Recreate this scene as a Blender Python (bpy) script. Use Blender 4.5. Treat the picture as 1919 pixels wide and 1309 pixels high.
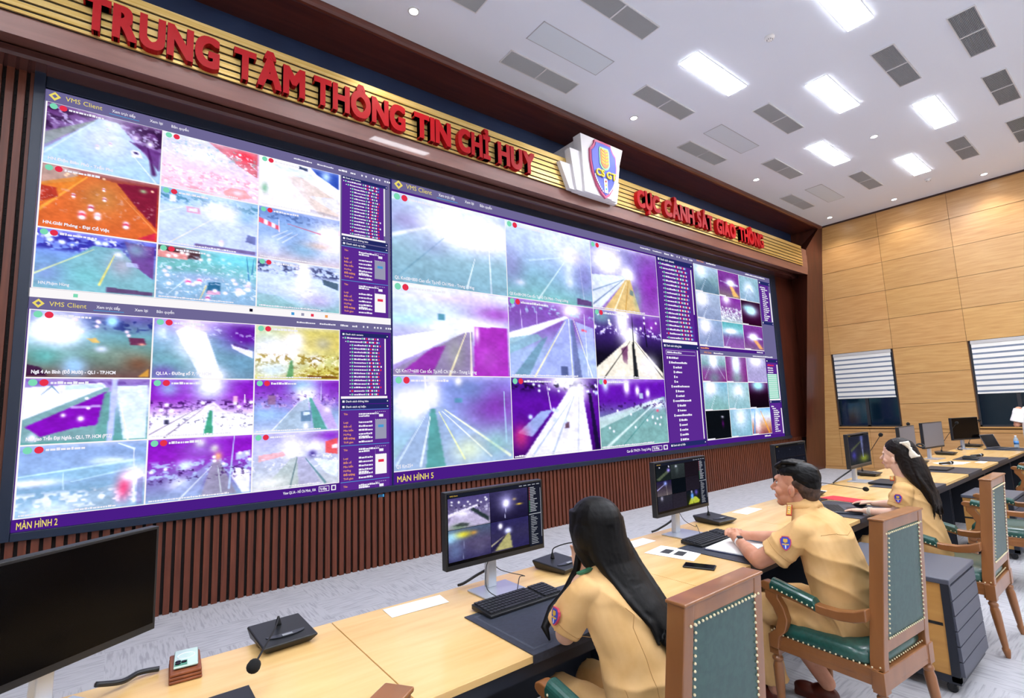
import bpy, bmesh, math, random
import numpy as np
from mathutils import Vector, Matrix, Euler
PI = math.pi
C = bpy.context.scene.collection
scn = bpy.context.scene
for o in list(bpy.data.objects): bpy.data.objects.remove(o)

# ---------------------------------------------------------------- camera
F, YAW, PITCH, ROLL, H = 954.816, 0.657937, 0.121672, -0.0367478, 1.65
fw = Vector((math.sin(YAW)*math.cos(PITCH), math.cos(YAW)*math.cos(PITCH), math.sin(PITCH)))
rt = Vector((math.cos(YAW), -math.sin(YAW), 0)); up = rt.cross(fw)
r2 = math.cos(ROLL)*rt + math.sin(ROLL)*up; u2 = -math.sin(ROLL)*rt + math.cos(ROLL)*up
cam = bpy.data.objects.new('camera', bpy.data.cameras.new('camera')); C.objects.link(cam)
M = Matrix((r2, u2, -fw)).transposed().to_4x4(); M.translation = Vector((0, 0, H)); cam.matrix_world = M
cam.data.sensor_fit = 'HORIZONTAL'; cam.data.sensor_width = 36; cam.data.lens = F/1919*36
cam.data.clip_start = 0.05; cam.data.clip_end = 60
scn.camera = cam
# ---------------------------------------------------------------- world: night outside the windows
w = bpy.data.worlds.new('night'); scn.world = w; w.use_nodes = True
w.node_tree.nodes['Background'].inputs[0].default_value = (0.006, 0.018, 0.034, 1)
w.node_tree.nodes['Background'].inputs[1].default_value = 1.0
# ---------------------------------------------------------------- exposure
scn.view_settings.view_transform = 'Standard'; scn.view_settings.look = 'None'
scn.view_settings.exposure = 0.0; scn.view_settings.gamma = 1; scn.view_settings.use_curve_mapping = False
LAMP = 49.0          # radiance of the ceiling panel diffusers
SPOT = 55.0          # watts of each small downlight
SCREEN = 1.0
YW, XR, ZC = 5.62, 13.70, 5.936      # screen wall, right wall, ceiling
XL, YB = -5.0, -6.5

# ---------------------------------------------------------------- colour + materials
def lin(c):
    if isinstance(c, str):
        c = c.lstrip('#'); c = [int(c[i:i+2], 16)/255 for i in (0, 2, 4)]
    return tuple(((v/12.92) if v <= .04045 else ((v+.055)/1.055)**2.4) for v in c[:3])
MATS = {}
def mat(name, col, rough=.5, metal=0, spec=.5, noise=0, scale=(8, 8, 8), bump=0, col2=None, emit=0, coat=0, tint=False, sub=0):
    """principled, with optional object-space noise between col and col2"""
    if name in MATS: return MATS[name]
    m = bpy.data.materials.new(name); m.use_nodes = True; MATS[name] = m
    nt = m.node_tree; b = nt.nodes['Principled BSDF']
    b.inputs['Base Color'].default_value = (*lin(col), 1)
    b.inputs['Roughness'].default_value = rough; b.inputs['Metallic'].default_value = metal
    b.inputs['Specular IOR Level'].default_value = spec; b.inputs['Coat Weight'].default_value = coat
    if sub:
        b.inputs['Subsurface Weight'].default_value = sub; b.inputs['Subsurface Radius'].default_value = (.02, .008, .004)
    if emit:
        b.inputs['Emission Color'].default_value = (*lin(col), 1); b.inputs['Emission Strength'].default_value = emit
    if noise or bump:
        tc = nt.nodes.new('ShaderNodeTexCoord'); mp = nt.nodes.new('ShaderNodeMapping'); nz = nt.nodes.new('ShaderNodeTexNoise')
        mp.inputs['Scale'].default_value = scale; nz.inputs['Scale'].default_value = 1; nz.inputs['Detail'].default_value = 5; nz.inputs['Distortion'].default_value = .4
        nt.links.new(tc.outputs['Object'], mp.inputs[0]); nt.links.new(mp.outputs[0], nz.inputs['Vector'])
        if noise:
            rp = nt.nodes.new('ShaderNodeValToRGB'); rp.color_ramp.elements[0].position = .5-.5*noise*.5; rp.color_ramp.elements[1].position = .5+.5*noise*.5
            rp.color_ramp.elements[0].color = (*lin(col), 1); rp.color_ramp.elements[1].color = (*lin(col2 or col), 1)
            nt.links.new(nz.outputs['Fac'], rp.inputs[0]); last = rp.outputs[0]
            if tint:
                at = nt.nodes.new('ShaderNodeAttribute'); at.attribute_name = 'tint'; mx = nt.nodes.new('ShaderNodeMix'); mx.data_type = 'RGBA'; mx.blend_type = 'MULTIPLY'
                mx.inputs[0].default_value = 1; nt.links.new(last, mx.inputs[6]); nt.links.new(at.outputs['Color'], mx.inputs[7]); last = mx.outputs[2]
            nt.links.new(last, b.inputs['Base Color'])
        if bump:
            bp = nt.nodes.new('ShaderNodeBump'); bp.inputs['Strength'].default_value = bump; bp.inputs['Distance'].default_value = .01
            nt.links.new(nz.outputs['Fac'], bp.inputs['Height']); nt.links.new(bp.outputs[0], b.inputs['Normal'])
    return m
def emat(name, col=None, s=1.0):
    """screen emission; col None = colours carried by the mesh (the picture on the screen)"""
    if name in MATS: return MATS[name]
    m = bpy.data.materials.new(name); m.use_nodes = True; MATS[name] = m; nt = m.node_tree
    nt.nodes.clear(); out = nt.nodes.new('ShaderNodeOutputMaterial'); e = nt.nodes.new('ShaderNodeEmission')
    e.inputs[1].default_value = s
    if col is None:
        a = nt.nodes.new('ShaderNodeAttribute'); a.attribute_name = 'pic'; nt.links.new(a.outputs['Color'], e.inputs[0])
    else: e.inputs[0].default_value = (*lin(col), 1)
    nt.links.new(e.outputs[0], out.inputs[0]); return m

BROWN = mat('walnut_veneer', '#4c2016', .32, noise=.9, col2='#6a3322', scale=(1.2, 14, 14), coat=.25)
BROWNV = mat('walnut_vertical', '#3c1a10', .38, noise=.9, col2='#58291b', scale=(14, 14, 1.2))
GLW = mat('walnut_gloss', '#4c2c28', .16, noise=.8, col2='#5c3832', scale=(1.2, 14, 14), coat=.8)
BAND = mat('walnut_band_sheen', '#74493f', .3, noise=.9, col2='#89594c', scale=(1.2, 14, 14), coat=.3)  # walnut lightened: the band's reflected sheen is put into its colour
SLAT = mat('walnut_slat', '#522413', .45, noise=.8, col2='#6c3520', scale=(30, 30, 1.5))
SLATB = mat('slat_backing', '#120705', .8)
NAVY = mat('navy_panel', '#1c2c4e', .55, noise=.5, col2='#223457', scale=(2, 2, 2))
GOLD = mat('brushed_gold', '#cba655', .34, metal=.45, noise=.5, col2='#d9ba76', scale=(2, 60, 60))
REDL = mat('red_lettering', '#a8000c', .45, spec=.25)
BLACK = mat('black_plastic', '#17191d', .42)
BLACKM = mat('matte_black', '#0d0e11', .7)
WHITE = mat('white_paint', '#e9e7e6', .55)
CEIL = mat('ceiling_paint', '#ebf1fb', .8)
ALU = mat('silver_aluminium', '#c9ced6', .35, metal=.6)
PAPER = mat('white_paper', '#f3f3f2', .7)
BEZEL = mat('bezel_dark', '#162338', .38)

# ---------------------------------------------------------------- mesh builder
class MB:
    def __init__(s): s.v = []; s.f = []; s.m = []; s.t = []; s.tc = (1, 1, 1)
    def add(s, vs, fs, mi=0):
        n = len(s.v); s.v += [tuple(v) for v in vs]; s.f += [tuple(i+n for i in f) for f in fs]; s.m += [mi]*len(fs); s.t += [s.tc]*len(fs); return s
    def box(s, x0, x1, y0, y1, z0, z1, mi=0, rz=0, c=None):
        vs = [(x, y, z) for z in (z0, z1) for y in (y0, y1) for x in (x0, x1)]
        if rz:
            c = c or ((x0+x1)/2, (y0+y1)/2); cs, sn = math.cos(rz), math.sin(rz)
            vs = [(c[0]+(x-c[0])*cs-(y-c[1])*sn, c[1]+(x-c[0])*sn+(y-c[1])*cs, z) for x, y, z in vs]
        return s.add(vs, [(0, 2, 3, 1), (4, 5, 7, 6), (0, 1, 5, 4), (2, 6, 7, 3), (0, 4, 6, 2), (1, 3, 7, 5)], mi)
    def quad(s, a, b, c, d, mi=0): return s.add([a, b, c, d], [(0, 1, 2, 3)], mi)
    def prism(s, poly, a, b, axis='x', mi=0):
        """poly: 2-D outline, extruded from a to b along an axis. x: (y,z); y: (x,z); z: (x,y)"""
        def P(p, t): return {'x': (t, p[0], p[1]), 'y': (p[0], t, p[1]), 'z': (p[0], p[1], t)}[axis]
        n = len(poly); vs = [P(p, a) for p in poly]+[P(p, b) for p in poly]
        return s.add(vs, [tuple(range(n))[::-1], tuple(range(n, 2*n))]+[(i, (i+1) % n, n+(i+1) % n, n+i) for i in range(n)], mi)
    def loft(s, rings, mi=0, cap=True, closed=True):
        n = len(rings[0]); vs = [p for r in rings for p in r]; fs = []
        for k in range(len(rings)-1):
            for i in range(n if closed else n-1):
                j = (i+1) % n; fs.append((k*n+i, k*n+j, (k+1)*n+j, (k+1)*n+i))
        if cap: fs += [tuple(range(n))[::-1], tuple((len(rings)-1)*n+i for i in range(n))]
        return s.add(vs, fs, mi)
    def tube(s, pts, rad, n=8, mi=0, flat=None):
        pts = [Vector(p) for p in pts]; rad = rad if isinstance(rad, (list, tuple)) else [rad]*len(pts); rings = []
        ref = None
        for i, p in enumerate(pts):
            t = ((pts[min(i+1, len(pts)-1)]-pts[max(i-1, 0)])).normalized()
            if ref is None: ref = Vector((0, 0, 1)) if abs(t.z) < .9 else Vector((0, 1, 0))
            a = t.cross(ref).normalized(); b = t.cross(a).normalized(); ref = -b if b.dot(ref) < 0 else b
            fr = rad[i]; fa, fb = (fr, fr) if not isinstance(fr, tuple) else fr
            rings.append([p+a*fa*math.cos(2*PI*k/n)+b*fb*math.sin(2*PI*k/n) for k in range(n)])
        return s.loft(rings, mi)
    def lathe(s, prof, c=(0, 0, 0), n=14, mi=0, tilt=None):
        rings = [[Vector((r*math.cos(2*PI*k/n), r*math.sin(2*PI*k/n), z)) for k in range(n)] for r, z in prof]
        if tilt is not None: rings = [[tilt @ p for p in r] for r in rings]
        return s.loft([[p+Vector(c) for p in r] for r in rings], mi)
    def ell(s, c, r, n=12, m=8, mi=0, rot=None):
        c = Vector(c); r = (r, r, r) if not isinstance(r, (tuple, list)) else r; rings = []
        R_ = Euler(rot).to_matrix() if rot else Matrix.Identity(3)
        for i in range(m+1):
            a = -PI/2+PI*i/m; ca = max(math.cos(a), .02)
            rings.append([c+R_ @ Vector((r[0]*ca*math.cos(2*PI*k/n), r[1]*ca*math.sin(2*PI*k/n), r[2]*math.sin(a))) for k in range(n)])
        return s.loft(rings, mi)
    def build(s, name, mats, parent=None, smooth=False, bevel=0, kind=None, label=None, cat=None, group=None, seg=2, tint=False, world=True):
        me = bpy.data.meshes.new(name); me.from_pydata(s.v, [], s.f)
        for m_ in (mats if isinstance(mats, (list, tuple)) else [mats]): me.materials.append(m_)
        me.polygons.foreach_set('material_index', s.m)
        if smooth: me.polygons.foreach_set('use_smooth', [True]*len(s.f))
        if tint:
            at = me.attributes.new('tint', 'FLOAT_COLOR', 'CORNER'); d = []
            for p in me.polygons: d += list((*s.t[p.index], 1))*p.loop_total
            at.data.foreach_set('color', d)
        me.update(); o = bpy.data.objects.new(name, me); C.objects.link(o)
        if bevel:
            bv = o.modifiers.new('b', 'BEVEL'); bv.width = bevel; bv.segments = seg; bv.limit_method = 'ANGLE'; bv.angle_limit = .6
            me.polygons.foreach_set('use_smooth', [True]*len(me.polygons))
            ws = o.modifiers.new('w', 'WEIGHTED_NORMAL')
        if parent is not None:
            o.parent = parent
            if world: o.matrix_parent_inverse = parent.matrix_world.inverted()
        tag(o, label, cat, group, kind); return o
def tag(o, label=None, cat=None, group=None, kind=None):
    if label: o['label'] = label
    if cat: o['category'] = cat
    if group: o['group'] = group
    if kind: o['kind'] = kind
    return o
def thing(name, label, cat, loc=(0, 0, 0), rz=0, group=None):
    o = bpy.data.objects.new(name, None); C.objects.link(o); o.empty_display_size = .1
    o.location = loc; o.rotation_euler = (0, 0, rz)
    o.matrix_world = Matrix.Translation(loc) @ Matrix.Rotation(rz, 4, 'Z')
    return tag(o, label, cat, group)
def copy_tree(o, parent=None):
    c = o.copy(); C.objects.link(c)
    if parent is not None: c.parent = parent
    for ch in list(o.children): copy_tree(ch, c)
    return c
def place(o, loc, rz=0):
    o.location = loc; o.rotation_euler = (0, 0, rz); return o
# ---- text as mesh, appended to a builder. plane: front-facing (towards -y)
_tc = {}
def glyphs(body, off=0.0, res=2, ext=0.0):
    k = (body, off, res, ext)
    if k in _tc: return _tc[k]
    cu = bpy.data.curves.new('t', 'FONT'); cu.body = body; cu.offset = off; cu.resolution_u = res; cu.extrude = ext
    o = bpy.data.objects.new('t', cu); C.objects.link(o); bpy.context.view_layer.update()
    me = bpy.data.meshes.new_from_object(o.evaluated_get(bpy.context.evaluated_depsgraph_get()))
    v = [tuple(x.co) for x in me.vertices]; f = [tuple(p.vertices) for p in me.polygons]
    bpy.data.objects.remove(o); bpy.data.curves.remove(cu); bpy.data.meshes.remove(me)
    _tc[k] = (v, f); return v, f
def text(mb, body, x, y, z, h, w_=None, off=.01, mi=0, fr=None):
    """h = cap height, w_ = total width (else natural); fr(px,pz)->3-D point"""
    v, f = glyphs(body, .02 if ('\u0110' in body or '\u0111' in body) else 0)
    off = off*.8
    if not v: return
    xs = [p[0] for p in v]; x0, x1 = min(xs), max(xs); sz = h/.69; sx = (w_/(x1-x0)) if w_ else sz
    fr = fr or (lambda a, b: (x+a, y, z+b))
    for a, b in (((0, 0),) if off <= .005 else ((-off, -off), (off, -off), (-off, off), (off, off))): mb.add([fr((p[0]-x0+a)*sx, (p[1]+b)*sz) for p in v], f, mi)
# ================================================================ SETTING
def structure(mb, name, m, **k): return mb.build(name, m, kind='structure', **k)
# carpet: grey tiles whose short streaks turn tile by tile
m = mat('carpet_tiles', '#8f8f90', .95); nt = m.node_tree; b = nt.nodes['Principled BSDF']
tc = nt.nodes.new('ShaderNodeTexCoord'); outs = []
for sc in ((5, 60, 1), (60, 5, 1)):
    mp = nt.nodes.new('ShaderNodeMapping'); mp.inputs['Scale'].default_value = sc; nz = nt.nodes.new('ShaderNodeTexNoise'); nz.inputs['Scale'].default_value = 1; nz.inputs['Detail'].default_value = 3
    nt.links.new(tc.outputs['Object'], mp.inputs[0]); nt.links.new(mp.outputs[0], nz.inputs['Vector'])
    rp = nt.nodes.new('ShaderNodeValToRGB'); rp.color_ramp.elements[0].position = .36; rp.color_ramp.elements[1].position = .52
    rp.color_ramp.elements[0].color = (*lin('#9c9ba1'), 1); rp.color_ramp.elements[1].color = (*lin('#b2b2b7'), 1)
    nt.links.new(nz.outputs[0], rp.inputs[0]); outs.append(rp.outputs[0])
ck = nt.nodes.new('ShaderNodeTexChecker'); ck.inputs['Scale'].default_value = 2.0; nt.links.new(tc.outputs['Object'], ck.inputs[0])
mx = nt.nodes.new('ShaderNodeMix'); mx.data_type = 'RGBA'; nt.links.new(ck.outputs['Fac'], mx.inputs[0]); nt.links.new(outs[0], mx.inputs[6]); nt.links.new(outs[1], mx.inputs[7])
nt.links.new(mx.outputs[2], b.inputs['Base Color'])
structure(MB().box(XL, XR, YB, YW+.1, -.1, 0), 'floor', m)
structure(MB().box(XL, XR, YB, 4.93, ZC, ZC+.1), 'ceiling', CEIL)

# --- screen wall: vertical walnut slats (below and left of the screens), plain boards on the right
mb = MB(); mb.box(XL, XR, YW+.01, YW+.12, 0, ZC, 1)
x = XL+.03; k = 0
while x < 12.95:
    mb.box(x, x+.047, YW-.024, YW+.012, .0, 4.66 if x < -.66 else .80, 0); x += .0733
mb.box(12.40, 13.36, YW-.012, YW+.011, .78, 4.66, 2)
structure(mb, 'wall_front', [SLAT, SLATB, BROWNV])
# perforation dots down the grooves left of the screen
mb = MB(); x = XL+.03
for i in range(200):
    gx = XL+.03+.0733*i+.047+.013
    if -1.15 < gx < -.66:
        for j in range(60): mb.box(gx-.003, gx+.003, YW-.001, YW+.011, .9+j*.062, .906+j*.062)
structure(mb, 'trim_1', BLACKM)
# fascia: lower ledge that frames the screens
XF = 12.95
structure(MB().prism([(5.70, 4.655), (5.40, 4.655), (5.372, 4.672), (5.37, 4.722), (5.39, 4.738), (5.70, 4.76)], XL, 13.42), 'trim_2', GLW)
# box that carries the sign
structure(MB().prism([(5.072, 4.64), (5.052, 4.80), (5.05, 5.245), (5.60, 5.245), (5.60, 4.765), (5.40, 4.745)], XL, XF), 'trim_3', BAND)
# navy back panel and the walnut soffit above, with its rounded lip at the ceiling
structure(MB().box(XL, XR, 5.57, 5.63, 5.2, 5.92), 'trim_4', NAVY)
structure(MB().prism([(5.63, 5.885), (4.99, 5.875), (4.99, 5.96), (5.63, 5.96)], XL, XR), 'trim_5', BROWN)
structure(MB().prism([(4.995, 5.88), (4.985, 5.862), (4.96, 5.855), (4.935, 5.862), (4.915, 5.885), (4.905, 5.92), (4.905, 5.98), (4.995, 5.98)], XL, XR), 'trim_6', BROWN, smooth=False)
# right-hand splayed pier, leaning out towards the ceiling
lv = [(0, (13.25, 5.63), (12.62, 5.43), 5.432), (4.62, (13.36, 5.63), (12.93, 5.075), 5.04), (5.25, (13.36, 5.63), (12.93, 5.045), 4.985), (ZC, (13.45, 5.63), (13.58, 4.925), 4.915)]
structure(MB().loft([[(a[0], a[1], z), (bb[0], bb[1], z), (XR+.02, yf, z), (XR+.02, 5.63, z)] for z, a, bb, yf in lv]), 'trim_7', BROWNV)

# --- right wall: oak panels in courses, windows
OAK = mat('oak_panel', '#b3834c', .36, noise=.95, col2='#c99d66', scale=(2.2, 2.2, 26), tint=True, bump=.02)
mb = MB(); mb.box(XR+.015, XR+.13, YB, 5.63, 0, ZC, 1)
random.seed(4)
ys = [5.63, 5.05, 3.785, 2.515, 1.25, -.02, -1.29, -2.56, -3.83, -5.1, YB]
zs = [2.735, 3.41, 4.07, 4.73, 5.34, ZC]
mbs = MB()
def slab(mb, y0, y1, z0, z1, d=0.0):
    t = 1+random.uniform(-.09, .07); mb.tc = (t, t*random.uniform(.97, 1.02), t*random.uniform(.92, 1.03))
    mb.box(XR-d, XR+.02, y0+.003, y1-.003, z0+.004, z1-.004, 0)
for i in range(len(ys)-1):
    for j in range(len(zs)-1): slab(mbs, ys[i+1], ys[i], zs[j], zs[j+1])
    y0, y1 = ys[i+1], ys[i]
    win = i % 2 == 1
    if i == 0: continue
    if not win:
        for z0, z1 in ((.95, 1.5), (1.5, 2.15), (2.15, 2.735)): slab(mbs, y0, y1, z0, z1)
    for z0, z1 in ((.06, .88), (.88, .95)):
        slab(mbs, y0, (y0+y1)/2, z0, z1); slab(mbs, (y0+y1)/2, y1, z0, z1)
slab(mbs, 5.05, 5.63, .06, 2.735)
mbs.tc = (.9, .9, .9); mbs.box(XR-.02, XR+.02, YB, 5.63, 0, .06)
mbs.build('wall_right', [OAK], kind='structure', tint=True)
# the wall behind the panel joints, with openings at the windows
mb = MB()
wins = [(3.80, 5.035), (1.265, 2.50), (-1.275, -.035), (-3.82, -2.575)]
mb.box(XR+.012, XR+.14, YB, 5.63, 2.735, ZC); mb.box(XR+.012, XR+.14, YB, 5.63, 0, .97)
yy = 5.63
for a, b_ in wins: mb.box(XR+.012, XR+.14, b_, yy, .97, 2.735); yy = a
mb.box(XR+.012, XR+.14, YB, yy, .97, 2.735)
structure(mb, 'trim_8', mat('joint_backing', '#5d3c1c', .8))
structure(MB().prism([(XR-.022, ZC-.035), (XR+.02, ZC-.035), (XR+.02, ZC), (XR-.022, ZC)], YB, 4.91, 'y'), 'trim_9', mat('crown_dark', '#3a1f18', .5))
FRAME = mat('window_frame_dark', '#24262b', .4)
glass = bpy.data.materials.new('window_glass'); glass.use_nodes = True; nt = glass.node_tree; nt.nodes.clear()
o_ = nt.nodes.new('ShaderNodeOutputMaterial'); t_ = nt.nodes.new('ShaderNodeBsdfTransparent'); g_ = nt.nodes.new('ShaderNodeBsdfGlossy'); mxx = nt.nodes.new('ShaderNodeMixShader'); fr_ = nt.nodes.new('ShaderNodeFresnel')
t_.inputs[0].default_value = (.55, .7, .75, 1); g_.inputs['Roughness'].default_value = .08; fr_.inputs[0].default_value = 1.5
nt.links.new(fr_.outputs[0], mxx.inputs[0]); nt.links.new(t_.outputs[0], mxx.inputs[1]); nt.links.new(g_.outputs[0], mxx.inputs[2]); nt.links.new(mxx.outputs[0], o_.inputs[0])
BLW = mat('blind_white_fabric', '#e2e0da', .8); BLG = mat('blind_sheer_fabric', '#707b8e', .8)
for n, (a, b_) in enumerate(wins):
    mb = MB()      # lining of the opening + dark frame
    for args in ((a, a+.03, 1.0, 2.735), (b_-.03, b_, 1.0, 2.735), (a, b_, 1.0, 1.035), (a, b_, 2.70, 2.735), ((a+b_)/2-.03, (a+b_)/2+.03, 1.0, 2.735)):
        mb.box(XR+.03, XR+.09, args[0], args[1], args[2], args[3], 0)
    mb.box(XR-.03, XR+.14, a-.0, b_, .972, 1.0, 1)
    wo = structure(mb, 'window_%d' % (n+1), [FRAME, mat('oak_sill', '#b98a4e', .4)])
    MB().box(XR+.055, XR+.06, a+.03, b_-.03, 1.035, 2.70).build('glass_pane', glass, wo)
    bl = thing('roller_blind', ['zebra roller blind half lowered over the window beside the dark pier', 'zebra roller blind over the window nearest the right picture edge', 'zebra roller blind on the third window', 'zebra roller blind on the fourth window'][n], 'window blind', (XR+.0, (a+b_)/2, 2.7), group='zebra blinds of the right wall')
    mb = MB(); z = 2.66; i = 0
    while z > 1.70:
        h_ = .072 if i % 2 == 0 else .036
        mb.box(XR+.004, XR+.008, a+.04, b_-.04, z-h_, z, i % 2); z -= h_; i += 1
    mb.build('blind_fabric', [BLW, BLG], bl)
    MB().box(XR-.0, XR+.02, a+.035, b_-.035, z-.035, z).build('bottom_bar', BLW, bl, bevel=.004)
    MB().box(XR-.005, XR+.05, a+.03, b_-.03, 2.66, 2.73).build('head_rail', mat('blind_rail', '#b7b4b2', .5), bl, bevel=.006)
# --- walls out of view close the room
structure(MB().box(XL-.1, XL, YB, YW, 0, ZC), 'wall_left', mat('plain_wall_paint', '#e8e4dc', .7))
structure(MB().box(XL, XR, YB-.1, YB, 0, ZC), 'wall_back', MATS['plain_wall_paint'])

# ================================================================ CEILING FITTINGS
DIFF = mat('lit_diffuser', '#f3f7ff', .5, emit=LAMP); DIFF.node_tree.nodes['Principled BSDF'].inputs['Base Color'].default_value = (.8, .8, .8, 1)
FRW = mat('fitting_frame_white', '#dfe0e2', .5)
def lamp_proto():
    t = thing('ceiling_light', 'x', 'ceiling light', (0, 0, 0))
    mb = MB(); L, W_ = .585, .135
    for a in ((-L, L, -W_, -W_+.012), (-L, L, W_-.012, W_), (-L, -L+.012, -W_, W_), (L-.012, L, -W_, W_)): mb.box(a[0], a[1], a[2], a[3], -.006, .004)
    mb.build('light_frame', FRW, t, world=False)
    MB().box(-L+.006, L-.006, -W_+.006, W_-.006, -.0105, -.002).build('diffuser', DIFF, t, world=False)
    return t
lp = lamp_proto(); first = True
vis = {(6.0, 3.215): 'left of the slanting trio, above the middle screen', (7.84, 2.48): 'middle of the slanting trio', (9.68, 1.76): 'rightmost of the slanting trio',
       (9.68, 3.24): 'left one of the two farthest', (11.53, 2.51): 'farthest, nearest the oak wall', (6.0, 1.73): 'cut by the top picture edge'}
def spot(dic, x, y):
    for k, v in dic.items():
        if abs(k[0]-x) < .1 and abs(k[1]-y) < .1: return v
lit = [(6.0, 3.215), (9.68, 3.24), (7.84, 2.48), (11.53, 2.51), (9.68, 1.76), (6.0, 1.73)]
hid = [(2.3, 1.73), (4.15, .99), (7.84, .25-.0), (11.53, .25), (6.0, -.5), (9.68, -.5), (2.3, -.5), (-1.4, 1.73), (-1.4, -.5), (4.15, -1.98), (7.84, -1.98), (11.53, -1.98), (.45, -1.98), (-3.2, -1.98), (2.3, -3.46), (6.0, -3.46), (9.68, -3.46), (-1.4, -3.46), (4.15, -4.9), (7.84, -4.9), (11.53, -4.9), (.45, -4.9), (-3.2, .99), (.45, 2.6)]
for n, (x, y) in enumerate(lit+hid):
    o = lp if n == 0 else copy_tree(lp)
    place(o, (x, y, ZC))
    s = spot(vis, x, y)
    o['label'] = ('bright rectangular ceiling panel light, ' + s) if s else 'bright rectangular ceiling panel light behind or left of the camera'
    o['group'] = 'rectangular ceiling panel lights'
# vents
def vent_proto():
    t = thing('air_vent', 'x', 'air vent'); L, W_ = .565, .128
    mb = MB()
    for a in ((-L, L, -W_, -W_+.012), (-L, L, W_-.012, W_), (-L, -L+.012, -W_, W_), (L-.012, L, -W_, W_), (-.01, .01, -W_, W_)): mb.box(a[0], a[1], a[2], a[3], -.014, .004)
    mb.build('vent_frame', FRW, t, world=False)
    MB().box(-L+.01, L-.01, -W_+.01, W_-.01, -.0015, .003).build('duct_opening', mat('duct_dark', '#25282e', .8), t, world=False)
    mb = MB()
    for k in range(-9, 10):
        y = k*.0122
        mb.prism([(y+.0030, -.0125), (y+.0042, -.0125), (y-.0002, -.0016), (y-.0014, -.0016)], -L+.012, L-.012)
    mb.build('louvre_slats', mat('vent_slats', '#c3c6cb', .5), t, world=False)
    return t
vp = vent_proto()
vents = [((7.88, .99), 'large dark one in the upper right corner of the picture'), ((7.85, 1.735), 'right of the smoke detector, between two lit panels'), ((9.69, 1.01), 'dark one at the right edge under the largest'),
         ((7.80, 3.22), 'left of the middle lit panel'), ((11.52, 1.79), 'right of the farthest lit panel'), ((7.77, 4.49), 'by the fascia, left of the round downlight'), ((9.58, 3.98), 'between the round downlight and the lit panel'),
         ((11.53, 3.27), 'far one with a raised white flap'), ((11.49, 4.54), 'farthest one in the row along the fascia'), ((11.55, 1.05), 'cut by the right picture edge'), ((5.98, 3.97), 'right of the pale access panel'),
         ((4.09, 4.48), 'nearest whole one along the fascia'), ((4.12, 3.22), 'large one cut by the top picture edge'), ((2.3, 4.0), 'cut by the top edge left of centre')]
for n, ((x, y), s) in enumerate(vents):
    o = vp if n == 0 else copy_tree(vp); place(o, (x, y, ZC)); o['label'] = 'grey slotted ceiling air vent, '+s; o['group'] = 'slotted ceiling air vents'
for n, ((x, y), s) in enumerate([((4.13, 3.95), 'largest, in front of the slotted vents near the top edge'), ((7.77, 3.96), 'middle one beside the fascia vents'), ((11.53, 4.01), 'farthest faint one')]):
    t = thing('access_panel', 'pale unlit ceiling panel, '+s, 'ceiling panel', (x, y, ZC), group='unlit ceiling panels')
    MB().box(-.57, .57, -.15, .15, -.004, .003).build('panel_face', mat('panel_pale', '#dce6ee', .5), t, world=False)
    mb = MB()
    for a in ((-.58, .58, -.16, -.15), (-.58, .58, .15, .16), (-.58, -.57, -.16, .16), (.57, .58, -.16, .16)): mb.box(a[0], a[1], a[2], a[3], -.005, .003)
    mb.build('panel_edge', mat('edge_grey', '#b9bcc2', .6), t, world=False)
# downlights
LED = mat('lit_led_disc', '#ffffff', .5, emit=60)
dp = thing('downlight', 'x', 'ceiling spotlight')
MB().lathe([(.062, .004), (.062, -.006), (.045, -.008), (.045, .0)], n=20).build('trim_ring', FRW, dp, world=False, smooth=True)
MB().lathe([(.046, -.003), (.046, -.0045)], n=20).build('led_disc', LED, dp, world=False)
dls = [((2.31, 4.49), 'leftmost, near the fascia'), ((5.91, 4.465), 'above the shield emblem'), ((9.6, 4.49), 'far along the fascia'), ((9.69, 2.56), 'alone between the lit panels'), ((13.27, 1.82), 'rightmost of three by the oak wall'),
       ((13.21, 3.28), 'middle of three by the oak wall'), ((13.16, 4.54), 'nearest the dark pier by the oak wall'), ((13.25, .3), 'out of the picture on the right')]
for n, ((x, y), s) in enumerate(dls):
    o = dp if n == 0 else copy_tree(dp); place(o, (x, y, ZC)); o['label'] = 'small round lit downlight, '+s; o['group'] = 'round ceiling downlights'
    ld = bpy.data.lights.new('downlight_beam', 'SPOT'); ld.energy = SPOT; ld.spot_size = 2.0; ld.spot_blend = .7; ld.shadow_soft_size = .05; ld.color = (1, .97, .9)
    lo = bpy.data.objects.new('downlight_beam', ld); C.objects.link(lo); lo.location = (x, y, ZC-.03)
for n, (x, y) in enumerate([(5.91, 2.447), (12.57, 2.53)]):
    t = thing('smoke_detector', ['white smoke detector on the ceiling between the lit panels', 'small far smoke detector by the oak wall'][n], 'smoke detector', (x, y, ZC))
    MB().lathe([(.055, .0), (.055, -.018), (.04, -.03), (.03, -.034), (.028, -.045), (.012, -.048), (.002, -.048)], n=20).build('detector_body', WHITE, t, world=False, smooth=True)
    mb = MB()
    for k in range(8): mb.box(-.003+.031*math.cos(k*PI/4), .003+.031*math.cos(k*PI/4), -.003+.031*math.sin(k*PI/4), .003+.031*math.sin(k*PI/4), -.044, -.036)
    mb.build('sensor_slots', BLACKM, t, world=False)
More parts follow.
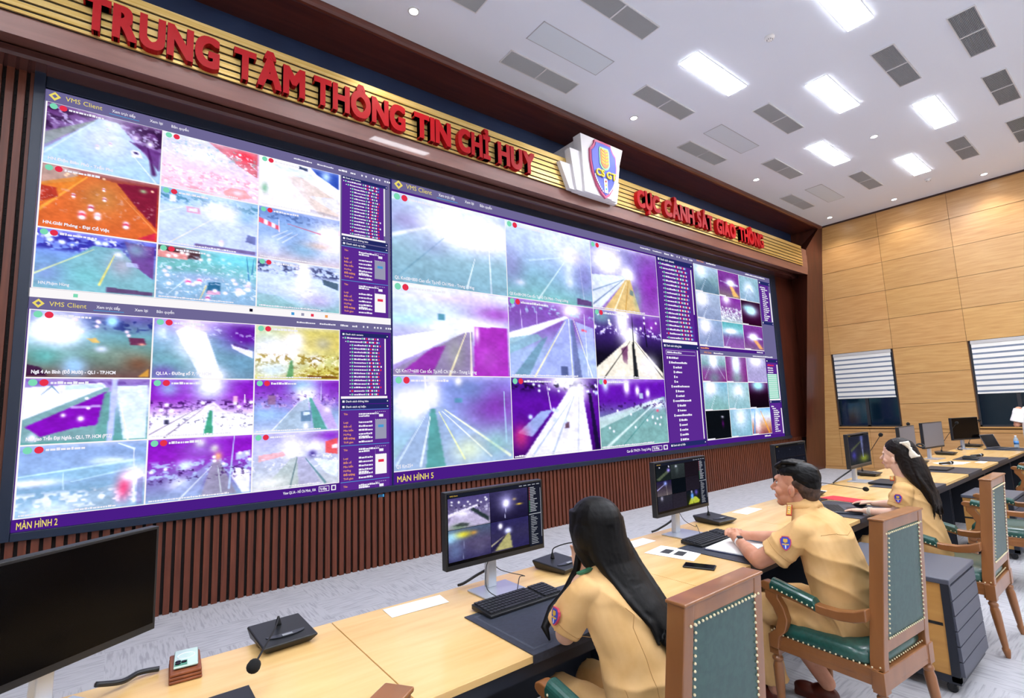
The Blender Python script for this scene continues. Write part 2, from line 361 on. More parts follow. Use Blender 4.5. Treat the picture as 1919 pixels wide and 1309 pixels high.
# ================================================================ PICTURES ON THE SCREENS
def hexs(c): c = c.lstrip('#'); return np.array([int(c[i:i+2], 16)/255 for i in (0, 2, 4)])
def vnoise(n, m, cells, rng):
    g = rng.random((cells+2, cells+2)); yy = np.linspace(0, cells, n); xx = np.linspace(0, cells, m)
    yi = yy.astype(int); xi = xx.astype(int); fy = (yy-yi)[:, None]; fx = (xx-xi)[None]
    fy = fy*fy*(3-2*fy); fx = fx*fx*(3-2*fx)
    a = g[np.ix_(yi, xi)]; b = g[np.ix_(yi, xi+1)]; c = g[np.ix_(yi+1, xi)]; d = g[np.ix_(yi+1, xi+1)]
    return (a*(1-fx)+b*fx)*(1-fy)+(c*(1-fx)+d*fx)*fy
def paint(ops, n, m, seed=0, tex=.12):
    """n rows, m columns; v runs down. ops paint one camera picture."""
    rng = np.random.default_rng(seed); V, U = np.mgrid[0:1:n*1j, 0:1:m*1j]; img = np.zeros((n, m, 3))
    for op in ops:
        k = op[0]
        if k == 'v':      # vertical gradient through any number of colours
            cs = [hexs(c) for c in op[1:]]; t = V*(len(cs)-1); i = np.clip(t.astype(int), 0, len(cs)-2); f = (t-i)[..., None]; ca = np.array(cs); img = ca[i]*(1-f)+ca[i+1]*f
        elif k == 'g':    # glow u v ru rv colour strength
            _, u, v, ru, rv, c, s = op; a = np.clip(s*np.exp(-(((U-u)/ru)**2+((V-v)/rv)**2)), 0, 1)[..., None]; img = img*(1-a)+hexs(c)*a
        elif k == 'p':    # polygon, soft edge
            _, pts, c, al = op[:4]; ins = np.zeros((n, m), bool); j = len(pts)-1
            for i in range(len(pts)):
                (xi, yi), (xj, yj) = pts[i], pts[j]
                if yi != yj: ins ^= ((yi > V) != (yj > V)) & (U < (xj-xi)*(V-yi)/(yj-yi)+xi)
                j = i
            a = ins.astype(float); a = (a+np.roll(a, 1, 1)+np.roll(a, 1, 0)+np.roll(a, -1, 1))/4*al; a = a[..., None]; img = img*(1-a)+hexs(c)*a
        elif k == 'l':    # line u0 v0 u1 v1 width colour alpha
            _, u0, v0, u1, v1, w_, c, al = op; du, dv = u1-u0, v1-v0; L2 = du*du+dv*dv; t = np.clip(((U-u0)*du+(V-v0)*dv)/L2, 0, 1)
            d = np.hypot(U-u0-t*du, (V-v0-t*dv)*.7); ww = w_*(.35+.65*t); a = (np.clip(1.3-d/ww, 0, 1)*al)[..., None]; img = img*(1-a)+hexs(c)*a
        elif k == 'n':    # blotches of a colour inside a band: v0 v1 cells threshold colour alpha
            _, v0, v1, cells, th, c, al = op; q = .6*vnoise(n, m, cells, rng)+.4*vnoise(n, m, int(cells*2.3), rng); band = np.clip((V-v0)*14, 0, 1)*np.clip((v1-V)*14, 0, 1)
            a = (np.clip((q-th)*6, 0, 1)*band*al)[..., None]; img = img*(1-a)+hexs(c)*a
        elif k == 's':    # sparkle lights: count v0 v1 size colour
            _, cnt, v0, v1, sz, c = op
            for _i in range(cnt):
                u, v = rng.random(), v0+(v1-v0)*rng.random(); a = np.clip(1.5*np.exp(-(((U-u)/sz)**2+((V-v)/(sz*1.3))**2)), 0, 1)[..., None]; img = img*(1-a)+hexs(c)*a
        elif k == 'm':    # motorbike/person blob
            _, u, v, s, c = op
            for (a_, b_, cc) in ((0, -s, '#f4e0e0'), (0, 0, c), (0, s*.9, '#ffffff')):
                a = np.clip(1.6*np.exp(-(((U-u)/(s*.7))**2+((V-v-b_)/(s*.8))**2)), 0, 1)[..., None]; img = img*(1-a)+hexs(cc)*a
    img = img*(1+tex*(vnoise(n, m, 14, rng)-.5)+tex*.8*(vnoise(n, m, 40, rng)-.5))[..., None]
    img = np.clip(((img-.5)*1.08+.53)*np.array((.99, .975, 1.09)), 0, 1); return np.where(img <= .04045, img/12.92, ((img+.055)/1.055)**2.4)
def picture(name, img, fr, parent, emitter, label=None, gain=1.0):
    """a lit picture laid on the screen; fr(u,v) -> 3-D point, v down"""
    n, m = img.shape[:2]; vs = [fr(j/m, i/n) for i in range(n+1) for j in range(m+1)]
    fs = [(i*(m+1)+j, (i+1)*(m+1)+j, (i+1)*(m+1)+j+1, i*(m+1)+j+1) for i in range(n) for j in range(m)]
    me = bpy.data.meshes.new(name); me.from_pydata(vs, [], fs); me.materials.append(emitter)
    pad = np.pad(img, ((0, 1), (0, 1), (0, 0)), 'edge'); col = np.concatenate([pad*gain, np.ones((n+1, m+1, 1))], 2).astype(np.float32)
    at = me.attributes.new('pic', 'FLOAT_COLOR', 'POINT'); at.data.foreach_set('color', col.ravel())
    o = bpy.data.objects.new(name, me); C.objects.link(o); o.parent = parent
    o.matrix_parent_inverse = parent.matrix_world.inverted()
    if label: o['label'] = label
    return o
PIC = emat('screen_picture', None, SCREEN*1.12)
W_, RD, GR = '#ffffff', '#e8334a', '#7fdcb8'
def road(l0, r0, l1, r1, v0, c, al=.9): return ('p', [(l0, v0), (r0, v0), (r1, 1.02), (l1, 1.02)], c, al)
A = [
 [('v', '#4d1f55', '#8a6a9c', '#9fc4cf'), ('n', 0, .5, 12, .45, '#2f1236', .9), ('n', 0, .4, 20, .6, '#d6c8e6', .7), ('p', [(.42, .08), (.6, .08), (1.0, .78), (1, 1.02), (-.02, 1.02), (-.02, .82)], '#a9cfd8', .97), ('g', .5, .42, .28, .35, '#dfe6f8', .8), ('g', .55, .12, .1, .1, '#ffffff', .6), ('p', [(0, .5), (.42, .1), (.38, .16), (0, .72)], '#8fae86', .6), ('l', .4, .14, 0, .86, .012, '#d8ecd8', .7), ('l', .75, .6, .97, 1, .012, '#e0f0e8', .8), ('p', [(.7, .34), (1, .42), (1, .8), (.86, .5)], '#5a2a6a', .75), ('l', .88, .4, .95, .85, .03, '#4e1f58', .9), ('g', .9, .32, .03, .05, '#ffffff', 1), ('g', .77, .26, .02, .03, '#ffffff', .8), ('p', [(.72, .5), (.8, .48), (.84, .6), (.74, .62)], '#f4f6fa', 1), ('p', [(.755, .52), (.79, .51), (.8, .55), (.76, .56)], '#4a3a6a', 1), ('m', .43, .58, .022, '#cfd8f0'), ('m', .54, .48, .018, '#b8a8c8'), ('m', .51, .24, .012, '#8f9ab0')],
 [('v', '#cfd8ea', '#d9d2e6', '#f7d8dc', '#f5c6c8'), ('p', [(.45, 0), (1, 0), (1, .5), (.8, .35)], '#c9585a', .8), ('g', .85, .12, .12, .14, '#f03040', .9), ('g', .35, .3, .3, .15, '#ffffff', .8), ('n', .02, .4, 22, .6, '#98c4b8', .6), ('n', .1, .5, 26, .64, '#fafcff', .9), ('n', .55, 1, 18, .55, '#f0a0a8', .7), ('n', .55, 1, 26, .6, '#fffafa', .9), ('p', [(.62, .9), (.7, .8), (.86, .8), (.94, .92), (.8, 1), (.66, 1)], '#f4a098', .9), ('g', .78, .88, .06, .04, '#fff0ec', .8), ('s', 12, .05, .4, .014, '#ffffff')],
 [('v', '#f4faff', '#fbfaf0', '#f2ead2', '#f6f0e6'), ('p', [(.62, 0), (1, 0), (1, .35), (.7, .12)], '#1c3f9a', .9), ('g', .82, .12, .06, .1, '#bfe6ff', 1), ('p', [(.1, .1), (.6, .12), (.75, .3), (.4, .26)], '#cfe4f2', .7), ('p', [(.3, .3), (.5, .25), (1, .62), (1, .95), (.75, 1)], '#cfb99a', .55), ('g', .3, .7, .3, .3, '#ffffff', .7), ('g', .06, .65, .04, .1, '#58a070', .7), ('p', [(.46, .02), (.58, .04), (.58, .1), (.46, .08)], '#223048', .9), ('p', [(.62, .9), (1, .94), (1, 1), (.62, .97)], '#8c8f9a', .4), ('p', [(.6, .62), (1, .55), (1, .9)], '#dfe9f4', .7)],
 [('v', '#8a3a34', '#b8402c', '#d0562e', '#d84428'), ('p', [(.28, .06), (.62, .1), (1.0, .8), (1, 1.02), (-.02, 1.02), (-.02, .72)], '#d06a30', .9), ('g', .5, .4, .2, .3, '#b89a50', .5), ('p', [(0, 0), (.3, .02), (.26, .2), (0, .34)], '#b8b8a0', .7), ('p', [(0, .3), (.3, .1), (.34, .14), (0, .66)], '#e08a30', .8), ('l', .36, .1, 0, .74, .02, '#f0a840', .9), ('p', [(0, .36), (.12, .36), (.14, .5), (0, .62)], '#a02028', .7), ('p', [(.62, .1), (1, .05), (1, .78), (.8, .45)], '#7c1c34', .95), ('l', .66, .3, 1, .85, .012, '#e8904a', .9), ('n', .3, .75, 24, .66, '#e8c0b0', .4), ('g', .86, .16, .03, .03, '#a8d090', .9), ('p', [(.82, 1), (1, .84), (1, 1)], '#c82048', .8), ('m', .26, .44, .02, '#c02838'), ('m', .52, .42, .02, '#901828'), ('m', .51, .26, .016, '#b03040'), ('m', .34, .74, .038, '#e02838'), ('m', .41, .6, .03, '#b02040'), ('m', .47, .72, .034, '#f0b8b0'), ('m', .72, .8, .034, '#d82040'), ('s', 6, .0, .15, .012, '#ffd0a0')],
 [('v', '#7fb4c4', '#b8d4e8', '#c8d8ee', '#a8b4dc'), ('n', .02, .26, 20, .45, '#3f7c90', .8), ('p', [(0, .3), (.36, .24), (.8, .2), (1, .3), (1, 1), (0, 1)], '#c2d6ec', .85), ('g', .62, .25, .25, .22, '#ffffff', .95), ('l', .55, .4, .1, .98, .01, '#f2f0c0', .8), ('l', .22, .3, 0, .46, .01, '#e8f0c8', .8), ('p', [(.25, .28), (.38, .27), (.4, .38), (.26, .38)], '#f08898', .6), ('p', [(.27, .3), (.36, .29), (.37, .36), (.28, .36)], '#e8f2f8', .9), ('p', [(.09, .12), (.15, .12), (.15, .24), (.09, .24)], '#ffffff', .9), ('g', .88, .3, .1, .14, '#5a9cb0', .5), ('p', [(.9, .62), (1, .64), (1, .8), (.88, .76)], '#586090', .8), ('m', .62, .86, .03, '#f0f0f8'), ('p', [(.35, .92), (1, .93), (1, 1), (.35, 1)], '#5c4474', .75)],
 [('v', '#6a88b8', '#8fb4d0', '#8ca8c8', '#c4b8b4'), ('n', .0, .26, 20, .5, '#46608c', .7), ('g', .9, .45, .24, .36, '#ffffff', 1.3), ('p', [(0, .22), (.24, .34), (.24, .42), (0, .32)], '#e85060', .9), ('p', [(.06, .24), (.1, .26), (.1, .36), (.06, .34)], '#ffffff', .9), ('p', [(.15, .29), (.19, .31), (.19, .4), (.15, .38)], '#ffffff', .9), ('l', .33, .26, .75, .36, .012, '#d05868', .7), ('l', .4, .42, .22, .62, .012, '#eef4f8', .7), ('l', .46, .44, .28, .66, .012, '#eef4f8', .7), ('l', .34, .4, .16, .58, .012, '#eef4f8', .7), ('g', .14, .75, .14, .2, '#dff0ff', .8), ('g', .55, .75, .2, .16, '#78aab8', .7), ('g', .75, .62, .2, .08, '#f0c8a0', .6), ('l', .23, .18, .24, .45, .01, '#ffe8e8', .8)],
 [('v', '#5a5ac0', '#7a9ad8', '#78b0b8', '#86bcae'), ('n', .0, .38, 14, .42, '#2f2a8c', .85), ('n', .0, .32, 22, .6, '#e8f4ff', .9), ('s', 9, .08, .28, .026, '#dff4ff'), ('p', [(.45, .2), (.68, .2), (1, .75), (1, 1.02), (0, 1.02), (0, .82)], '#7cb4b0', .95), ('g', .1, .75, .16, .2, '#7c8ac0', .7), ('g', .4, .75, .2, .2, '#72c2b6', .6), ('g', .7, .5, .12, .2, '#b8a0a8', .6), ('p', [(.72, .05), (1, .08), (1, .7), (.8, .45)], '#6a3a7c', .85), ('g', .82, .18, .1, .14, '#7ca0a8', .8), ('l', .46, .26, 0, .78, .012, '#d8e8a0', .9), ('l', .64, .3, .52, .88, .014, '#e8e070', .95), ('g', .67, .3, .04, .05, '#ffffff', .9), ('p', [(.74, .42), (.84, .42), (.86, .5), (.75, .5)], '#c8d4f0', .7), ('p', [(.58, .9), (1, .93), (1, 1), (.58, 1)], '#5a3a60', .85)],
 [('v', '#58a8a0', '#7cc0b4', '#8cb8c4', '#88b0c0'), ('p', [(0, 0), (.4, .02), (.42, .2), (0, .24)], '#4a2024', .9), ('p', [(0, .1), (.28, .12), (.28, .24), (0, .24)], '#f0a090', .85), ('s', 10, .08, .2, .02, '#fff0e0'), ('g', .2, .4, .3, .1, '#60a898', .7), ('g', .8, .1, .25, .2, '#7ce0e0', .9), ('l', .9, .02, .93, .5, .012, '#3a78a0', .8), ('l', .98, .02, .96, .4, .012, '#3a78a0', .8), ('n', .1, .5, 20, .62, '#d8f4f8', .6), ('g', .4, .55, .3, .1, '#a8b4d8', .6), ('l', .1, .95, .28, .6, .01, '#e0f4ec', .7), ('l', .42, .98, .48, .7, .012, '#f0d880', .8), ('m', .3, .66, .034, '#e8307c'), ('m', .41, .62, .03, '#e84a8c'), ('p', [(.5, .62), (.63, .6), (.63, .82), (.48, .84)], '#27607c', .95), ('p', [(.5, .78), (.63, .78), (.63, .85), (.48, .86)], '#e0a8b8', .9), ('n', .3, .98, 26, .62, '#ffffff', .55), ('s', 14, .4, .95, .022, '#f8f0ff'), ('m', .82, .76, .04, '#e8d8f0'), ('m', .92, .66, .04, '#c8d4e8'), ('m', .5, .94, .03, '#c0408c')],
 [('v', '#a8bcd0', '#c8dcec', '#b4ccd8', '#80b8a8'), ('n', .0, .3, 16, .4, '#3c4468', .9), ('n', .0, .28, 22, .6, '#e8f0fa', .7), ('g', .55, .32, .08, .4, '#ffffff', 1.5), ('g', .55, .6, .3, .2, '#e8f0fc', .9), ('p', [(0, .72), (.25, .75), (.5, 1), (0, 1)], '#8ab8b0', .6), ('p', [(.78, .28), (1, .34), (1, .5), (.8, .4)], '#38505c', .85), ('g', .75, .8, .2, .16, '#c0a8d0', .6), ('m', .63, .6, .014, '#8090a0'), ('p', [(.3, .96), (.8, .97), (.8, 1), (.3, 1)], '#48506c', .6)]]
B = [
 [('v', '#5a4a90', '#6aa0a0', '#5f8870', '#6a5048'), ('n', 0, .3, 14, .5, '#232a6a', .8), ('g', .2, .3, .3, .3, '#bfeef4', .9), ('g', .2, .28, .17, .2, '#ffffff', 2.2), ('g', .65, .1, .05, .08, '#a8e8ff', 1.2), ('g', .36, .85, .1, .16, '#a8dcf8', .9), ('g', .75, .65, .25, .15, '#8a9a84', .7), ('g', .12, .7, .12, .14, '#60b0a0', .8), ('p', [(.9, 1), (1, .84), (1, 1)], '#e8b040', .9), ('p', [(0, .82), (.1, .86), (.16, 1), (0, 1)], '#3a1838', .9), ('p', [(.45, .4), (.52, .38), (.56, .46), (.5, .46)], '#e8c060', .9), ('g', .57, .56, .05, .05, '#e8f4ff', .9), ('p', [(.8, .36), (.94, .36), (.96, .46), (.82, .48)], '#6a2848', .9), ('g', .92, .46, .03, .02, '#ffb090', .9), ('s', 10, .08, .35, .016, '#ffe8f0'), ('g', .9, .78, .14, .14, '#7a3a20', .6)],
 [('v', '#9a78c0', '#7aa8b8', '#6f9ca0', '#6a8c98'), ('g', .92, .2, .25, .25, '#5e1c8c', 1.2), ('g', .35, .1, .2, .12, '#e0c8f4', .8), ('p', [(.3, .1), (.5, .2), (.68, 1), (.46, 1), (.2, .2)], '#ffffff', .95), ('g', .35, .4, .16, .4, '#ffffff', .9), ('g', .58, .95, .14, .16, '#ffffff', 1.2), ('g', .15, .78, .2, .2, '#6aa4a0', .8), ('g', .1, .92, .12, .12, '#7848a8', .7), ('g', .85, .75, .2, .16, '#6898a8', .7), ('p', [(.76, .38), (1, .5), (1, .64), (.77, .46)], '#eef0f8', .95), ('p', [(.78, .36), (.94, .44), (.94, .48), (.78, .41)], '#583c80', .9), ('g', .08, .25, .08, .14, '#d8f0fc', .8), ('n', .05, .4, 22, .66, '#e8f4ff', .5)],
 [('v', '#c8c060', '#d8c85c', '#c4c878', '#c8b840'), ('g', .1, .3, .3, .4, '#bcd8c0', .8), ('g', .45, .25, .1, .16, '#ffffff', 1.1), ('g', .25, .5, .26, .24, '#ffffff', 1.3), ('g', .8, .3, .12, .14, '#b0b090', .8), ('g', .7, .64, .08, .1, '#ffffff', 1.1), ('n', .5, 1, 20, .5, '#8a7018', .8), ('n', .5, 1, 26, .6, '#fdf8c0', .8), ('g', .2, .85, .26, .16, '#d8f0ec', .9), ('p', [(.4, .65), (.43, .65), (.44, 1), (.35, 1)], '#4a8c50', .8), ('p', [(.62, .93), (1, .95), (1, 1), (.6, 1)], '#6a3a18', .8), ('l', .45, 0, .46, .3, .01, '#fff8d0', .8)],
 [('v', '#7a58a0', '#c8d8e8', '#6a9c9c', '#5fa090'), ('n', 0, .12, 12, .4, '#4a2478', .8), ('p', [(0, .14), (.6, .06), (.64, .14), (0, .64)], '#f6fbff', .97), ('l', .12, .26, .2, .12, .01, '#6088a0', .8), ('l', .26, .24, .2, .12, .01, '#6088a0', .8), ('p', [(.3, .1), (.62, .08), (.62, .14), (.3, .18)], '#b8d8d8', .8), ('p', [(0, .64), (.62, .14), (.66, .14), (.6, .98), (0, .98)], '#7aa49c', .95), ('p', [(.02, .74), (.44, .38), (.64, .2), (.6, .74), (.4, .78), (.14, .9)], '#7e10a4', .97), ('p', [(.36, .44), (.6, .42), (.6, .46), (.36, .48)], '#c8b8e0', .8), ('p', [(.62, .24), (.68, .2), (.7, 1), (.55, 1)], '#64a090', .9), ('p', [(.72, .12), (1, .1), (1, 1), (.8, 1)], '#dcefee', .95), ('l', .76, .4, .84, 1, .012, '#f8f0c0', .8), ('p', [(.68, 0), (.73, 0), (.71, 1.02), (.66, 1.02)], '#b8c4ec', 1), ('g', .44, .64, .025, .04, '#ffffff', 1.2), ('g', .3, .58, .02, .03, '#ffffff', 1), ('g', .08, .92, .03, .05, '#ffffff', 1.2), ('s', 10, .2, .5, .014, '#ffffff')],
 [('v', '#7a18a8', '#8a20ac', '#f4f4fa', '#ffffff'), ('g', .16, .16, .1, .14, '#9ac4d8', .8), ('g', .55, .1, .2, .34, '#c4e4ec', 1), ('g', .57, .05, .1, .2, '#ffffff', 1.4), ('n', .34, .56, 22, .5, '#3c1458', .85), ('n', .4, .9, 26, .62, '#5a4070', .6), ('p', [(.5, .5), (.6, .4), (.7, .56), (1, .7), (1, 1), (0, 1), (0, .8)], '#fafaff', .75), ('n', .6, .95, 26, .66, '#404058', .7), ('p', [(.555, .55), (.585, .55), (.6, 1), (.5, 1)], '#3c9c70', .95), ('l', .5, .52, .14, 1, .01, '#6a5870', .7), ('l', .44, .52, .0, .95, .01, '#6a5870', .7), ('p', [(.8, .3), (.84, .3), (.84, .42), (.8, .42)], '#f8c8d0', .9), ('l', .92, .28, .92, .42, .012, '#ffffff', .9), ('p', [(.13, .7), (.18, .7), (.18, .78), (.13, .78)], '#2c2c44', .9), ('s', 8, .4, .6, .02, '#ffffff')],
 [('v', '#7418a0', '#8a4cb4', '#8aa4c0', '#b8c8dc'), ('g', .55, .1, .18, .2, '#7cc0c8', .9), ('g', .6, .3, .14, .2, '#f4fcff', 1.2), ('g', .12, .6, .2, .2, '#9cc8e4', .7), ('n', .25, .6, 20, .52, '#d0b0d8', .6), ('n', .2, .55, 24, .6, '#40205c', .6), ('p', [(.5, .45), (.62, .35), (.66, 1), (.2, 1)], '#a4bcbc', .8), ('p', [(.63, .34), (.67, .36), (.86, 1), (.7, 1)], '#4f9c84', .9), ('p', [(.67, .36), (.9, .6), (1, 1), (.88, 1)], '#c0a8d4', .9), ('p', [(.54, .62), (.66, .6), (.66, .82), (.54, .82)], '#5a7c90', .9), ('p', [(.56, .64), (.64, .63), (.64, .69), (.56, .7)], '#dff0f8', .9), ('g', .6, .92, .03, .06, '#ffffff', 1), ('l', .5, .45, .2, .98, .01, '#f0f8e8', .8), ('l', .78, .0, .78, .4, .008, '#d8e0f0', .8), ('p', [(.15, .3), (.24, .3), (.24, .48), (.15, .48)], '#8a6880', .8), ('g', .86, .6, .05, .08, '#fff4f0', .9)],
 [('v', '#86a4c4', '#8fb0cc', '#7fa8b8', '#90b8c4'), ('p', [(0, .42), (.9, .3), (1, .28), (1, .44), (0, .6)], '#8cbcc8', .8), ('l', 0, .44, .9, .3, .018, '#c8f0f0', .8), ('g', .1, .54, .2, .05, '#ffffff', 1), ('l', .4, .56, .92, .42, .016, '#b8e0e8', .8), ('l', .33, .4, .34, .66, .008, '#c8e8e8', .7), ('g', .7, .28, .14, .05, '#e8fcff', .9), ('p', [(.3, .95), (.55, .72), (.85, .6), (.8, 1), (.2, 1)], '#98b4bc', .8), ('n', .66, 1, 14, .5, '#f4fcf8', .8), ('g', .25, .95, .2, .12, '#e8fcf8', .8), ('g', .93, .55, .1, .16, '#ffffff', 1.2), ('g', .83, .72, .06, .18, '#f04c78', .9), ('g', .86, .55, .06, .06, '#fff0f4', 1), ('l', .9, .12, .92, .95, .012, '#e0ecf4', .9), ('l', .76, .02, .9, .12, .014, '#e8fcfc', .9), ('p', [(.94, .6), (1, .56), (1, 1), (.94, 1)], '#7c7ca8', .7)],
 [('v', '#7c14a4', '#8c20ac', '#7c70a8', '#8ca8bc'), ('g', .48, .1, .05, .07, '#fdfce8', 1.2), ('g', .62, .2, .04, .06, '#f8f8c8', 1.1), ('g', .5, .2, .2, .2, '#9c88c4', .6), ('n', .35, .7, 18, .5, '#b8d8ec', .8), ('g', .35, .45, .08, .08, '#d8f0fc', 1), ('g', .3, .75, .1, .1, '#f0fcff', .9), ('p', [(.6, .42), (.68, .42), (.86, 1), (.5, 1)], '#94909c', .9), ('p', [(.6, .4), (.62, .4), (.45, 1), (.1, 1)], '#9cb0cc', .6), ('g', .66, .34, .04, .07, '#e8b070', .9), ('l', .82, .0, .78, .9, .014, '#b8d4ec', .9), ('p', [(.84, .55), (1, .62), (1, 1), (.92, 1), (.8, .7)], '#f4f8fc', .9), ('p', [(.84, .3), (1, .26), (1, .36), (.84, .42)], '#c4d4e8', .9), ('n', .45, .75, 24, .64, '#341450', .8), ('l', .6, .5, .3, 1, .012, '#f0fcf0', .7), ('l', .66, .5, .7, .95, .01, '#e8fce8', .6), ('s', 8, .3, .6, .016, '#ffffff')],
 [('v', '#a8a4c8', '#bcc4d8', '#b8c4c8', '#c4ccc4'), ('g', .9, .08, .2, .16, '#8030ac', 1), ('g', .45, .3, .12, .2, '#ffffff', 1.3), ('g', .72, .28, .12, .12, '#ffffff', 1), ('p', [(.06, .38), (.34, .34), (.36, .42), (.06, .5)], '#f0b0a8', .8), ('p', [(.84, .2), (1, .14), (1, .46), (.84, .42)], '#e4504c', .9), ('p', [(.92, .27), (1, .26), (1, .34), (.92, .34)], '#fff0f0', .9), ('g', .68, .42, .05, .07, '#40307c', .9), ('n', .4, .7, 22, .58, '#f8fcff', .8), ('p', [(.42, .48), (.5, .44), (.52, 1), (.1, 1)], '#a4b8a0', .6), ('p', [(.5, .46), (.6, .46), (.8, 1), (.52, 1)], '#a8a8bc', .7), ('l', .5, .46, .42, 1, .014, '#4c6c6c', .8), ('l', .6, .5, .84, .98, .02, '#487c7c', .7), ('g', .2, .9, .2, .12, '#e8ecd8', .8), ('p', [(.7, .5), (1, .6), (1, .9), (.85, .8)], '#e8f8fc', .8)]]
